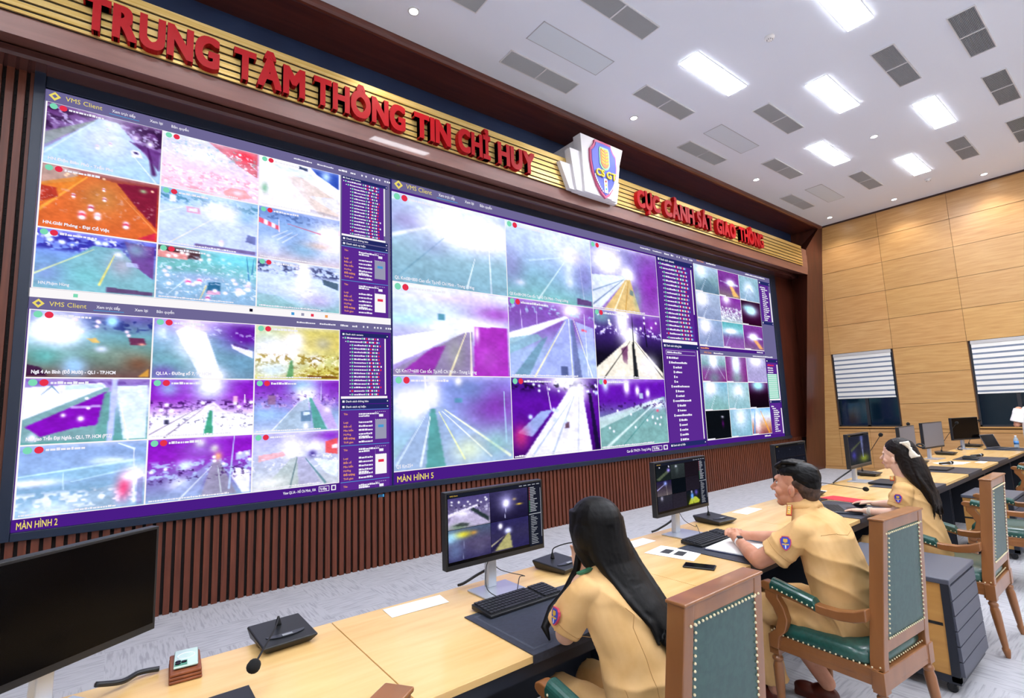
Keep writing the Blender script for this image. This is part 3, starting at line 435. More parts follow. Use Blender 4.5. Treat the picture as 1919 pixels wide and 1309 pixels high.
Mv = [
 [('v', '#a4bccc', '#b4ccd4', '#8cb4b4', '#80ac b0'.replace(' ', '')), ('p', [(0, .1), (.45, .02), (.5, .2), (0, .5)], '#9cb0c8', .8), ('g', .68, .28, .34, .2, '#ffffff', 2.2), ('g', .5, .12, .3, .14, '#f4fcff', 1), ('l', .5, .2, 0, .49, .02, '#eefcf8', .9), ('n', .0, .2, 18, .56, '#dff4ec', .7), ('l', .42, .42, .04, .95, .01, '#6c98a0', .7), ('l', .7, .6, .62, .98, .01, '#e8f8f0', .9), ('l', .84, .45, .85, 1, .01, '#f4fcfc', .9), ('g', .32, .55, .14, .12, '#8c98b4', .5), ('g', .95, .9, .2, .16, '#88b4b4', .5), ('g', .1, .3, .12, .1, '#9478a8', .4)],
 [('v', '#c4dcec', '#b4cce0', '#8cb0c0', '#7cbcac'), ('g', .75, .3, .14, .12, '#ffffff', 1.3), ('g', .7, .12, .4, .16, '#e0ecfc', .8), ('l', .68, .34, .25, .48, .012, '#e0fcfc', .6), ('g', .72, .55, .08, .2, '#e8f8ff', .7), ('l', .66, .42, .34, .98, .012, '#dff8e8', .9), ('l', .85, .35, .9, .95, .01, '#dff8e8', .5), ('g', .92, .6, .14, .3, '#7c6cac', .6), ('g', .14, .8, .05, .04, '#ffffff', .9), ('g', .72, .7, .04, .06, '#eef8ff', .7), ('g', .3, .7, .25, .2, '#78b0a8', .5), ('p', [(.8, .9), (1, .92), (1, 1), (.8, 1)], '#5c3c6c', .9), ('g', .05, .6, .12, .25, '#8878a8', .5)],
 [('v', '#8c8cb4', '#7c88b4', '#8c78b0', '#9c7cb0'), ('g', .9, .5, .28, .6, '#86309c', .9), ('g', .22, .26, .2, .2, '#ffffff', 1.5), ('g', .3, .2, .1, .12, '#fcf4c8', .8), ('g', .52, .42, .1, .12, '#ffffff', 1.6), ('p', [(0, .5), (.46, .44), (.5, .5), (.1, 1), (0, 1)], '#dff0f4', .9), ('l', .46, .5, .0, .95, .012, '#3c5468', .6), ('l', .46, .5, .0, .75, .012, '#5c7c88', .6), ('p', [(.48, .5), (.56, .48), (.7, 1.02), (.14, 1.02)], '#dcc070', .95), ('l', .5, .52, .3, 1, .014, '#fff4c0', .9), ('l', .53, .52, .46, 1, .012, '#b88c3c', .7), ('p', [(.55, .64), (.6, .66), (.6, .74), (.54, .72)], '#5c7c7c', .8), ('g', .66, .75, .06, .2, '#88b8a0', .6)],
 [('v', '#d8ecec', '#c4dce0', '#b0a8cc', '#9c88b8'), ('g', .5, .08, .4, .1, '#f0d0e4', .7), ('g', .35, .04, .2, .06, '#dcf0d8', .8), ('g', .9, .25, .25, .12, '#9c4cac', .9), ('g', .6, .44, .3, .1, '#ffffff', 1.6), ('g', .1, .4, .3, .06, '#b8ecec', .8), ('p', [(0, .6), (.6, .42), (.66, .44), (0, .9)], '#f4fcfc', .97), ('p', [(.0, .95), (.58, .5), (.66, .48), (.64, 1.02), (0, 1.02)], '#8c8098', .95), ('p', [(.06, .98), (.3, .7), (.42, .66), (.3, 1)], '#8c2894', .85), ('g', .5, .75, .08, .2, '#98a088', .6), ('l', .6, .5, .45, 1, .012, '#f8f0b0', .9), ('l', .64, .46, .64, 1, .012, '#f4f4c4', .95), ('p', [(.68, .42), (1, .4), (1, 1.02), (.66, 1.02)], '#a430a8', .97), ('g', .8, .8, .12, .16, '#b458b8', .6), ('p', [(.36, .3), (.42, .3), (.42, .37), (.36, .37)], '#488890', .9), ('g', .7, .5, .02, .1, '#fff4ff', .9), ('n', .38, .46, 24, .6, '#ffffff', .6)],
 [('v', '#884ca4', '#8460a8', '#9cb4cc', '#a8bcdc'), ('g', .3, .12, .25, .14, '#7c54a0', .8), ('g', .72, .08, .12, .1, '#ffffff', 1.2), ('n', .0, .2, 20, .55, '#b8f0ec', .7), ('p', [(0, .45), (.64, .16), (.68, .18), (0, .6)], '#f8fcfc', .97), ('p', [(.2, 1.02), (.64, .2), (.72, .18), (.78, 1.02)], '#a0b0d8', .9), ('p', [(0, .52), (.3, .44), (.36, .5), (0, .72)], '#88b8b8', .8), ('p', [(.04, .98), (.34, .52), (.42, .46), (.2, .98)], '#5c8c90', .7), ('l', .64, .24, .26, 1, .012, '#f4f0b0', .95), ('l', .68, .2, .7, 1, .01, '#e8f0c0', .9), ('p', [(.7, .2), (.73, .2), (.82, 1.02), (.72, 1.02)], '#606c90', .85), ('l', .74, .2, .95, 1, .01, '#f0f4c0', .8), ('p', [(.76, .22), (1, .3), (1, 1), (.98, 1)], '#b0c4e4', .8), ('p', [(.84, .32), (.9, .33), (.9, .36), (.84, .35)], '#e85868', .9), ('l', .88, .1, .9, .98, .008, '#e8f0fc', .8), ('l', .12, .08, .14, .4, .006, '#dcd4f0', .8), ('l', .3, .08, .3, .36, .006, '#dcd4f0', .8), ('p', [(.56, .86), (.64, .86), (.64, .98), (.56, .98)], '#404c70', .8)],
 [('v', '#64388c', '#3c2468', '#141020', '#101014'), ('g', .4, .1, .1, .3, '#ffffff', 1.3), ('g', .1, .1, .16, .12, '#7cc0a8', .7), ('g', .88, .16, .16, .14, '#8c3ca8', .9), ('g', .52, .38, .1, .12, '#ffffff', 1.6), ('n', .2, .4, 24, .55, '#e8e8ff', .9), ('p', [(.46, .42), (.58, .42), (1.0, .92), (1, 1.02), (0, 1.02), (0, .85)], '#f0ecc8', .97), ('p', [(.36, .56), (.46, .5), (.44, .8), (.38, .76)], '#58204c', .8), ('g', .4, .85, .1, .1, '#f8f8d0', .9), ('p', [(.53, .45), (.555, .45), (.6, 1.02), (.52, 1.02)], '#101418', .95), ('l', .5, .44, .1, 1, .01, '#181818', .8), ('l', .57, .44, .98, .98, .01, '#181818', .7), ('g', .78, .8, .12, .14, '#ffffff', .9), ('l', .55, 0, .55, .5, .01, '#101018', .9), ('l', .73, .0, .76, .5, .01, '#101018', .9), ('s', 16, .04, .3, .014, '#ffffff')],
 [('v', '#8c98d0', '#8cacd0', '#94bcc4', '#9cc0b4'), ('g', .85, .35, .3, .3, '#7c3c9c', 1), ('g', .6, .15, .2, .16, '#6c8cb0', .7), ('g', .14, .3, .16, .2, '#ffffff', 1.2), ('g', .3, .18, .06, .2, '#ffffff', .9), ('g', .52, .05, .03, .05, '#fcfce0', 1), ('l', .24, 0, .26, .35, .016, '#ffffff', .9), ('p', [(.28, .36), (.36, .34), (1.0, .92), (1, 1.02), (0, 1.02), (0, .9)], '#98b0c4', .85), ('p', [(.28, .36), (.32, .36), (.4, 1.02), (.24, 1.02)], '#4f9888', .9), ('l', .4, .38, .98, .96, .016, '#f4fcc8', .9), ('l', .35, .4, .56, .95, .01, '#ecf4a0', .9), ('l', .38, .4, .8, .95, .01, '#f8fce8', .8), ('l', .28, .45, .2, .98, .012, '#f0fce8', .8), ('l', .24, .45, .02, .95, .01, '#e8fcf0', .6), ('g', .6, .85, .14, .14, '#e8f8b8', .7), ('l', .94, .18, .95, .8, .01, '#b0dce0', .8), ('p', [(.48, .25), (.55, .25), (.55, .3), (.48, .3)], '#5c98a8', .9), ('g', .85, .8, .1, .16, '#80b8a0', .6)],
 [('v', '#3c1470', '#5c1490', '#501080', '#3c0c60'), ('g', .62, .05, .2, .1, '#ffffff', 1.5), ('n', .02, .2, 18, .5, '#0c0818', .7), ('p', [(.66, .12), (.8, .12), (.9, 1.02), (.1, 1.02)], '#f0f4fc', .97), ('g', .75, .2, .12, .14, '#ffffff', 1.2), ('p', [(.05, .7), (.3, .44), (.44, .42), (.2, .76)], '#9cb8d4', .9), ('g', .08, .75, .08, .14, '#d83c78', .8), ('l', .7, .25, .42, 1, .016, '#a0b4b0', .7), ('l', .76, .25, .72, 1, .016, '#c4ccc8', .8), ('l', .66, .3, .2, 1, .012, '#8ca8ac', .6), ('p', [(.58, .6), (.63, .6), (.63, .68), (.57, .68)], '#5c3c48', .9), ('p', [(.88, .2), (.92, .2), (1, 1), (.94, 1)], '#181030', .9), ('l', .38, .08, .42, .42, .008, '#fcfcf8', .8), ('s', 14, .08, .2, .012, '#e8f0ff'), ('s', 6, .2, .6, .02, '#c8d8ff')],
 [('v', '#6414a0', '#5c1894', '#6f9c98', '#7cac9c'), ('g', .2, .04, .25, .05, '#d4e8d8', .8), ('g', .4, .12, .04, .1, '#ffffff', 1.3), ('g', .56, .18, .03, .07, '#ffffff', 1.2), ('g', .72, .22, .03, .06, '#ffffff', 1.2), ('g', .1, .1, .04, .08, '#d4f0ff', 1), ('p', [(0, .62), (.95, .28), (1, .28), (1, 1.02), (0, 1.02)], '#78a898', .9), ('p', [(0, .56), (.9, .3), (.98, .3), (0, .72)], '#c8e0d0', .8), ('l', .9, .32, .1, .98, .02, '#e0f4e0', .8), ('l', .94, .34, .3, 1, .01, '#48887c', .7), ('g', .85, .4, .16, .08, '#f4fcff', 1), ('g', .86, .5, .02, .02, '#f04c68', 1), ('s', 12, .45, .8, .012, '#ffffff'), ('n', .3, .5, 22, .58, '#2c1048', .7), ('p', [(.58, .22), (.64, .22), (.64, .3), (.58, .3)], '#c4e8d8', .8)]]
def rg(seed, base, glow, u, v, dark=False):
    b = [('v', *base), ('g', u, v, .25, .3, glow, 1.2), road(.42, .56, .05, .98, .45, base[-1], .6), ('l', .5, .45, .25, 1, .02, '#f0fcf0', .5)]
    return b
RT = [rg(1, ('#a8c0c8', '#7ca09c', '#5c7c84'), '#e8fcff', .3, .2), [('v', '#7c3c88', '#6c2c7c', '#7c6c6c'), ('g', .6, .45, .2, .14, '#fcffff', 1.5), ('l', .1, .45, .95, .5, .03, '#e0fcf0', .8), ('p', [(.55, .6), (.7, .6), (1, 1), (.7, 1)], '#f0c060', .9)], rg(3, ('#8cb4b0', '#7ca8a8', '#88a8b0'), '#f4ffff', .5, .55),
      rg(4, ('#a0b4bc', '#98a8b4', '#8898a8'), '#fcffff', .25, .25), [('v', '#7c2c8c', '#84508c', '#a8bcb0'), ('n', .4, 1, 22, .45, '#e8f4ec', .9), ('g', .3, .1, .2, .2, '#fff', 1.) if False else ('g', .3, .1, .2, .2, '#ffffff', 1.)], [('v', '#2c1028', '#3c0c34', '#2c0820'), ('g', .5, .4, .3, .2, '#c8fcf4', 1.4), ('g', .3, .3, .2, .1, '#a8e8dc', .9)],
      rg(7, ('#88a4b4', '#8c9cb0', '#8494a8'), '#ffffff', .3, .25), [('v', '#58a8a0', '#7cc0b8', '#7c548c', '#8c5c98'), ('g', .4, .35, .3, .1, '#fcffff', 1.5), ('l', .4, .4, .1, 1, .02, '#dff', .1) if False else ('l', .4, .4, .1, 1, .02, '#ddffff', .4)], [('v', '#7c3c88', '#6c2c7c', '#7c5c7c'), ('g', .5, .5, .24, .16, '#fcffff', 1.5), ('l', .1, .5, .95, .55, .03, '#e0fcf0', .8), ('p', [(.5, .62), (.7, .62), (1, 1), (.8, 1)], '#f0b060', .9)]]
RB = [[('v', '#a8c4c0', '#7ca49c', '#803c80', '#7c2c70'), ('g', .5, .2, .16, .3, '#ffffff', 1.4), ('l', .45, .2, .1, .9, .02, '#f0fff8', .5), ('l', .55, .2, .95, .9, .02, '#f0fff8', .5), ('g', .5, .9, .3, .3, '#6c9888', .7)], [('v', '#7c4880', '#7c3478', '#7c2c70'), ('g', .5, .3, .2, .5, '#e8fffa', 1.4), ('g', .5, .9, .3, .3, '#7c9c90', .8)], [('v', '#9c9cb0', '#a09cb4', '#a49cb8'), ('g', .5, .1, .3, .25, '#ffffff', 1.3)],
      rg(14, ('#7cb4bc', '#8cb8b4', '#7cac9c'), '#ffffff', .3, .2), rg(15, ('#90bcb4', '#94bcb0', '#88b4ac'), '#f4fffc', .5, .35), [('v', '#5c1858', '#1c0818', '#100810'), ('g', .5, .1, .3, .2, '#b0fff4', 1.2)],
      [('v', '#0c1014', '#0c0f12', '#0c1014'), ('g', .7, .5, .04, .12, '#5c1060', .8), ('g', .7, .25, .05, .03, '#e8e8e8', .9)], [('v', '#88b4b8', '#80b0b0', '#7cacac'), ('g', .5, .3, .3, .4, '#f4ffff', .9)], [('v', '#78b4d8', '#d8e8ec', '#c89c70', '#8c4c48'), ('g', .3, .5, .15, .5, '#ffffff', .9), ('l', .5, .1, .9, 1, .05, '#e8a030', .8), ('l', .2, .1, .1, 1, .05, '#3c8cd0', .8)]]

# ================================================================ VIDEO WALL
vw = thing('video_wall', 'huge video wall of traffic camera pictures set into the walnut frame', 'video wall', (5.75, YW, .8))
SX0, SX1, SZ0, SZ1 = -.62, 12.13, .86, 4.555
mb = MB()
mb.box(-.69, SX0, YW-.075, YW+.01, .80, 4.66); mb.box(SX1+.03, 12.40, YW-.03, YW+.01, .80, 4.66)
mb.box(SX0, SX1+.03, YW-.03, YW+.01, SZ1, 4.66); mb.box(SX0, 12.40, YW-.06, YW+.01, .795, SZ0)
mb.box(SX0, SX1+.03, YW-.015, YW+.01, SZ0, SZ1)
mb.build('bezel', BEZEL, vw, bevel=.004)
E_ = {}
def em(c):
    return emat('screen_'+c.lstrip('#'), c)
LAV, LAV2, PUR, DPUR, NVY, TXT, YEL, ORG, SKY = [em(c) for c in ('#6f6896', '#857db4', '#5c2a92', '#4a1c86', '#242a66', '#f2f0fa', '#f0dc6a', '#f0a060', '#4c9cd8')]
REDE, GRE, WHE, BLKE, GRYE = em('#e83450'), em('#7fdcb8'), em('#fbf8fa'), em('#16122a'), em('#9a9ab4')
PAL = [LAV, LAV2, PUR, DPUR, NVY, TXT, YEL, ORG, SKY, REDE, GRE, WHE, BLKE, GRYE]
iLAV, iLAV2, iPUR, iDPUR, iNVY, iTXT, iYEL, iORG, iSKY, iRED, iGRE, iWHE, iBLK, iGRY = range(14)
Y0 = YW-.018
def rect(mb, x0, x1, z0, z1, mi, lay=0, d=0): y = Y0-lay*.0015; mb.quad((x0, y, z0), (x1, y, z0), (x1, y, z1), (x0, y, z1), mi)
def stext(mb, s, x, z, h, mi, w_=None, off=.012, lay=4): text(mb, s, x, Y0-lay*.0015, z, h, w_, off, mi)
rnd = random.Random(8)
def bars(mb, x, z, h, total, mi, lay=3):
    """a line of small print too fine to read"""
    e = x+total
    while x < e-.01:
        w_ = rnd.uniform(.25, 1.1)*h*1.6; rect(mb, x, min(x+w_, e), z, z+h*rnd.choice((.75, .75, 1)), mi, lay); x += w_+h*.22
def disc(mb, x, z, r, mi, lay=4):
    n = 16; y = Y0-lay*.0015; mb.add([(x+r*math.cos(2*PI*k/n), y, z+r*math.sin(2*PI*k/n)) for k in range(n)], [tuple(range(n))], mi)
def header(mb, x0, x1, z0, z1, big=True, tcx=.3):
    h = (z1-z0); s = h/.1
    rect(mb, x0, x1, z0, z1, iLAV, 1)
    zc = (z0+z1)/2; lx = x0+.06*s; r = .04*s; y = Y0-.003*1.5
    mb.add([(lx-r, y, zc), (lx, y, zc-r), (lx+r, y, zc), (lx, y, zc+r)], [(0, 1, 2, 3)], iYEL)
    mb.add([(lx-r*.45, y-.0015, zc), (lx, y-.0015, zc-r*.45), (lx+r*.45, y-.0015, zc), (lx, y-.0015, zc+r*.45)], [(0, 1, 2, 3)], iLAV)
    stext(mb, 'VMS Client', x0+.13*s, zc-.018*s, .04*s, iYEL, .25*s, .004)
    stext(mb, 'Xem tr\u1ef1c ti\u1ebfp', x0+.45*s, zc-.01*s, .026*s, iTXT, .17*s); rect(mb, x0+.43*s, x0+.65*s, zc-.032*s, zc-.026*s, iSKY, 3)
    stext(mb, 'Xem l\u1ea1i', x0+.73*s, zc-.01*s, .026*s, iTXT, .1*s); stext(mb, 'B\u1ea3n quy\u1ec1n', x0+.9*s, zc-.01*s, .026*s, iTXT, .14*s)
    bars(mb, x1-1.12*s, zc-.008*s, .016*s, .2*s, iTXT); bars(mb, x1-.87*s, zc-.008*s, .016*s, .18*s, iTXT); bars(mb, x1-.63*s, zc-.01*s, .022*s, .1*s, iTXT); bars(mb, x1-.49*s, zc-.01*s, .022*s, .06*s, iTXT)
    for k, dx in enumerate((.36, .31, .22, .18, .14, .07, .04, .015)): rect(mb, x1-dx*s, x1-(dx-.018)*s, zc-.009*s, zc+.012*s, iTXT, 3)
def camlist(mb, x0, x1, z0, z1, rows, ind=.1, chips=True):
    rect(mb, x0, x1, z0, z1, iPUR, 1)
    hh = (z1-z0)/rows; w_ = x1-x0
    for r in range(rows):
        z = z1-(r+.75)*hh; i = min(r, 2)*ind*.3; a = x0+.03*w_+i+(.1*w_ if r > 1 else 0)*.4
        rect(mb, a, a+hh*.3, z+hh*.1, z+hh*.35, iTXT, 3)
        if chips: rect(mb, a+hh*.55, a+hh*1.0, z, z+hh*.5, iRED if r == rows-2 else iGRE, 3)
        b_ = a+hh*1.25; e = x1-.03*w_-rnd.uniform(0, .08)*w_
        ln = (e-b_)*(.42 if chips else 1); bars(mb, b_, z+hh*.05, hh*.42, ln, iTXT)
        if chips:
            q = b_+ln+hh*.1
            for k in range(9):
                if q+hh*.6 > e: break
                rect(mb, q, q+hh*.42, z+hh*.02, z+hh*.5, (iGRE, iTXT, iRED, iTXT, iGRE, iTXT, iRED, iTXT, iSKY)[k], 3); q += hh*rnd.uniform(.5, .75)
def navbar(mb, x0, x1, z0, z1, s):
    rect(mb, x0, x1, z0, z1, iNVY, 2); h = z1-z0; rect(mb, x0+h*.3, x0+h*.8, z0+h*.25, z0+h*.7, iTXT, 3); stext(mb, s, x0+h*1.1, z0+h*.28, h*.42, iTXT, off=.02)
    rect(mb, x1-h*.5, x1-h*.25, z0+h*.35, z0+h*.6, iTXT, 3)
def events(mb, x0, x1, z1, n, hh):
    w_ = x1-x0; rect(mb, x0, x1, z1-n*hh, z1, iPUR, 1)
    for k in range(n):
        t = z1-k*hh; rect(mb, x0, x1, t-.006, t, iSKY, 2)
        for j, s in enumerate(('T\u00ean', 'Lo\u1ea1i', 'Bi\u1ec3n s\u1ed1', 'M\u00e0u bi\u1ec3n', 'H\u01b0\u1edbng', '\u0110\u1ed1i t\u01b0\u1ee3ng', 'Th\u1eddi gian')):
            zz = t-.06-j*.043-(0.05 if j else 0)
            if zz < z1-n*hh+.02: break
            stext(mb, s, x0+.03, zz, .02, iORG, off=.02); bars(mb, x0+.2*w_/.56, zz, .02, (.2 if j else .3)*w_/.56*.8, iTXT)
        bars(mb, x0+.2*w_/.56, t-.085, .02, .22*w_, iTXT)
        px = x0+.7*w_; rect(mb, px, px+.24*w_, t-.34*min(1, hh/.36), t-.03, iGRY if k % 2 == 0 else iWHE, 2)
        rect(mb, px, px+.24*w_, t-.12, t-.03, iPUR, 3)
        for dx in range(6):
            rect(mb, px+.04*w_*dx, px+.04*w_*dx+.02*w_, t-.034, t-.03, iTXT, 4); rect(mb, px+.04*w_*dx, px+.04*w_*dx+.02*w_, t-.122, t-.118, iTXT, 4)
        rect(mb, px+.08*w_, px+.17*w_, t-.09, t-.06, iTXT, 4)
        rect(mb, px+.06*w_, px+.18*w_, t-.21, t-.18, iSKY if k == 0 else iRED, 4)
        bars(mb, x0+.2*w_/.56, t-.31*min(1, hh/.36), .02, .2*w_, iTXT)
def feedgrid(win, specs, xs, zs, n, m, seed, caps=None, dot=.03, gap=.006):
    mbt = MB()
    for r in range(3):
        for c in range(3):
            x0, x1, z1, z0 = xs[c]+gap, xs[c+1]-gap, zs[r]-gap, zs[r+1]+gap; sp = specs[r*3+c]
            if n > 40: sp = sp+[('g', .5, .0, .6, .05, '#f4f8fc', .35)]
            img = paint(sp, n, m, seed+r*3+c)
            picture('camera_feed', img, lambda u, v, a=x0, b=x1, c_=z0, d=z1: (a+(b-a)*u, Y0-.0018, d-(d-c_)*v), win, PIC)
            if dot:
                disc(mbt, x0+dot*1.6, z1-dot*1.2, dot, iGRE); disc(mbt, x0+dot*4.0, z1-dot*1.2, dot, iRED)
                bars(mbt, x0+dot*5.4, z1-dot*1.6, dot*.8, (x1-x0)*.3, iTXT, 2)
            if caps:
                s = caps[r*3+c]
                if s: stext(mbt, s, x0+.03, z0+.03, dot*.95, iTXT, min((x1-x0)*.66, dot*.62*len(s)), .02)
                else: bars(mbt, x0+.02, z0+.01, dot*.6, (x1-x0)*.75, iTXT)
            else: rect(mbt, x0, x0+(x1-x0)*.3, z0, z0+.02, iTXT, 3)
    mbt.build('feed_captions', PAL, win)
def window(label, x0, x1, z0, z1, mi=iLAV):
    mb = MB(); rect(mb, x0, x1, z0, z1, mi, 0); o = mb.build('display_window', PAL, vw); o['label'] = label; return o
# left, upper
AX = [-.61, .215, 1.06, 1.912]
wa = window('upper left camera window with an orange tinted road picture', SX0, 2.52, 2.72, 4.545)
mb = MB(); header(mb, SX0, 2.52, 4.445, 4.545); rect(mb, AX[0]-.005, AX[3]+.003, 2.80, 4.437, iWHE, .4)
rect(mb, SX0, 2.52, 2.722, 2.798, iWHE, 2)
for k, q in enumerate((-.35, 1.0, 1.4, 1.5, 1.6, 1.75)): rect(mb, q, q+.03, 2.745, 2.775, (iGRE, iBLK, iSKY, iGRY, iRED, iORG)[k], 3)
navbar(mb, 1.93, 2.49, 4.40, 4.44, 'Danh s\u00e1ch camera'); camlist(mb, 1.93, 2.44, 3.74, 4.40, 17); rect(mb, 2.44, 2.455, 3.8, 4.4, iWHE, 2); rect(mb, 1.93, 2.46, 3.72, 3.742, iWHE, 2)
navbar(mb, 1.93, 2.49, 3.665, 3.715, 'Danh s\u00e1ch th\u00f4ng b\u00e1o'); navbar(mb, 1.93, 2.49, 3.605, 3.655, 'Danh s\u00e1ch s\u1ef1 ki\u1ec7n'); events(mb, 1.93, 2.49, 3.60, 2, .40)
mb.build('interface_panels', PAL, wa)
feedgrid(wa, A, AX, [4.44, 3.885, 3.32, 2.80], 76, 112, 100, ['HN.\u0110i\u1ec7n Bi\u00ean Ph\u1ee7 - Tr\u1ea7n Ph\u00fa', '', '', 'HN.Gi\u1ea3i Ph\u00f3ng - \u0110\u1ea1i C\u1ed3 Vi\u1ec7t', '', '', 'HN.Ph\u1ea1m H\u00f9ng', '', ''], .026)
# left, lower
wb = window('lower left camera window marked MAN HINH 2', SX0, 2.52, SZ0, 2.72, iDPUR)
mb = MB(); header(mb, SX0, 2.52, 2.625, 2.72); rect(mb, AX[0]-.005, AX[3]+.003, .955, 2.622, iWHE, .4)
stext(mb, 'M\u00c0N H\u00ccNH 2', -.59, .878, .052, iYEL, .24, .012)
stext(mb, 'View QL1A - H\u1ed3 Ch\u00ed Minh_10A', 1.35, .90, .026, iTXT, .32, .02); rect(mb, 1.70, 1.81, .885, .94, iTXT, 2); rect(mb, 1.705, 1.805, .89, .935, iPUR, 3); stext(mb, 'T\u1ef1 \u0111\u1ed9ng', 1.712, .902, .022, iTXT, .07, .02); rect(mb, 1.83, 1.88, .885, .94, iTXT, 2); rect(mb, 1.84, 1.87, .895, .93, iPUR, 3)
navbar(mb, 1.93, 2.49, 2.555, 2.60, 'Danh s\u00e1ch camera'); camlist(mb, 1.93, 2.44, 1.88, 2.555, 17); rect(mb, 2.44, 2.455, 1.9, 2.55, iWHE, 2); rect(mb, 1.93, 2.47, 1.855, 1.88, iWHE, 2)
navbar(mb, 1.93, 2.49, 1.80, 1.85, 'Danh s\u00e1ch th\u00f4ng b\u00e1o'); navbar(mb, 1.93, 2.49, 1.74, 1.79, 'Danh s\u00e1ch s\u1ef1 ki\u1ec7n'); events(mb, 1.93, 2.49, 1.735, 2, .39)
events(mb, 1.93, 2.49, .955, 1, .09)
mb.build('interface_panels', PAL, wb)
feedgrid(wb, B, AX, [2.62, 2.06, 1.52, .957], 76, 112, 200, ['Ng\u00e3 4 An B\u00ecnh (\u0110\u1ed7 M\u01b0\u1eddi) - QL1 - TP.HCM', 'QL1A - \u0110\u01b0\u1eddng s\u1ed1 7, TP.HCM', '', 'N\u00fat giao Tr\u1ea7n \u0110\u1ea1i Ngh\u0129a - QL1, TP. HCM (PTZ)', '', '', '', '', ''], .028)
# middle
MX = [2.54, 4.285, 6.02, 7.765]
wm = window('large middle camera window marked MAN HINH 5', 2.53, 8.955, SZ0, 4.575, iDPUR)
mb = MB(); header(mb, 2.55, 8.955, 4.43, 4.575); rect(mb, 2.535, 7.77, 1.0, 4.40, iWHE, .4); rect(mb, 2.53, 2.545, SZ0, 4.575, iNVY, 2)
stext(mb, 'M\u00c0N H\u00ccNH 5', 2.585, .885, .066, iYEL, .47, .012)
stext(mb, 'Cao t\u1ed1c TPHCM - Trung L\u01b0\u01a1ng', 6.62, .91, .04, iTXT, .62, .02); rect(mb, 7.28, 7.56, .885, .965, iTXT, 2); rect(mb, 7.29, 7.55, .893, .957, iPUR, 3); stext(mb, 'T\u1ef1 \u0111\u1ed9ng', 7.31, .91, .036, iTXT, .16, .02); rect(mb, 7.6, 7.72, .885, .965, iTXT, 2); rect(mb, 7.625, 7.695, .90, .95, iPUR, 3)
navbar(mb, 7.80, 8.93, 4.33, 4.425, 'Danh s\u00e1ch camera'); camlist(mb, 7.80, 8.85, 2.86, 4.33, 19); rect(mb, 8.86, 8.89, 3.4, 4.3, iWHE, 2); rect(mb, 7.80, 8.90, 2.80, 2.855, iWHE, 2)
navbar(mb, 7.80, 8.93, 2.70, 2.79, 'Danh s\u00e1ch th\u00f4ng b\u00e1o'); rect(mb, 7.80, 8.90, .985, 2.70, iPUR, 1); rect(mb, 7.87, 8.80, 2.58, 2.66, iTXT, 2); rect(mb, 7.875, 8.795, 2.585, 2.655, iPUR, 3); bars(mb, 7.9, 2.605, .03, .45, iTXT, 4)
for k, (ind, s) in enumerate([(.08, 'a'), (.14, 'b'), (.26, 'c'), (.26, 'c'), (.26, 's'), (.26, 's'), (.16, 'b'), (.28, 'c'), (.28, 'c'), (.18, 'b'), (.30, 'c'), (.3, 'c'), (.18, 'b'), (.32, 'c'), (.32, 'c'), (.32, 'c'), (.32, 'c'), (.32, 'c')]):
    z = 2.5-k*.088
    if z < 1.0: break
    rect(mb, 7.8+ind, 7.8+ind+.035, z, z+.045, iTXT, 3); bars(mb, 7.8+ind+.06, z+.004, .036, {'a': .3, 'b': .5, 'c': .2, 's': .05}[s], iTXT)
rect(mb, 8.86, 8.89, 1.0, 2.69, iWHE, 2); navbar(mb, 7.80, 8.93, .90, .98, 'Danh s\u00e1ch s\u1ef1 ki\u1ec7n')
mb.build('interface_panels', PAL, wm)
feedgrid(wm, Mv, MX, [4.40, 3.26, 2.122, 1.005], 96, 120, 300, ['QL Km08+800 Cao t\u1ed1c Tp.H\u1ed3 Ch\u00ed Minh - Trung L\u01b0\u01a1ng', 'QS Km08+290 Cao t\u1ed1c Tp.H\u1ed3 Ch\u00ed Minh - Trung L\u01b0\u01a1ng', '', 'QS Km17+600 Cao t\u1ed1c Tp.H\u1ed3 Ch\u00ed Minh - Trung L\u01b0\u01a1ng', '', '', 'QS Km25+', '', ''], .042)
# right, upper and lower
RX = [8.985, 9.86, 10.70, 11.55]
wr = window('small upper right camera window at the pier', 8.97, SX1, 2.70, 4.60, iLAV)
mb = MB(); rect(mb, 8.97, SX1, 4.47, 4.60, iLAV, 1); stext(mb, 'VMS Client', 9.1, 4.52, .035, iORG, .26, .02); bars(mb, 9.45, 4.52, .03, .35, iTXT); bars(mb, 11.0, 4.50, .03, .9, iTXT)
rect(mb, 8.98, 11.55, 2.79, 4.462, iWHE, .4); navbar(mb, 11.58, 12.1, 4.36, 4.44, ''); rect(mb, 11.58, 12.03, 3.5, 4.36, iPUR, 1)
for k in range(17): bars(mb, 11.62+min(k, 2)*.04, 4.28-k*.048, .03, rnd.uniform(.12, .3), iTXT)
rect(mb, 12.05, 12.1, 3.5, 4.2, iWHE, 2); navbar(mb, 11.58, 12.1, 3.42, 3.49, ''); rect(mb, 8.98, 11.55, 2.72, 2.79, iDPUR, 1); bars(mb, 11.2, 2.74, .03, .28, iTXT); bars(mb, 9.0, 2.74, .03, .3, iORG)
mb.build('interface_panels', PAL, wr)
feedgrid(wr, RT, RX, [4.46, 3.90, 3.35, 2.80], 26, 30, 400, None, 0)
wr2 = window('small lower right camera window at the pier', 8.97, SX1, SZ0, 2.70, iDPUR)
mb = MB(); rect(mb, 8.97, SX1, 2.63, 2.70, iLAV, 1); stext(mb, 'VMS Client', 9.1, 2.65, .032, iORG, .26, .02); bars(mb, 9.45, 2.65, .028, .35, iTXT); bars(mb, 11.0, 2.65, .03, .9, iTXT)
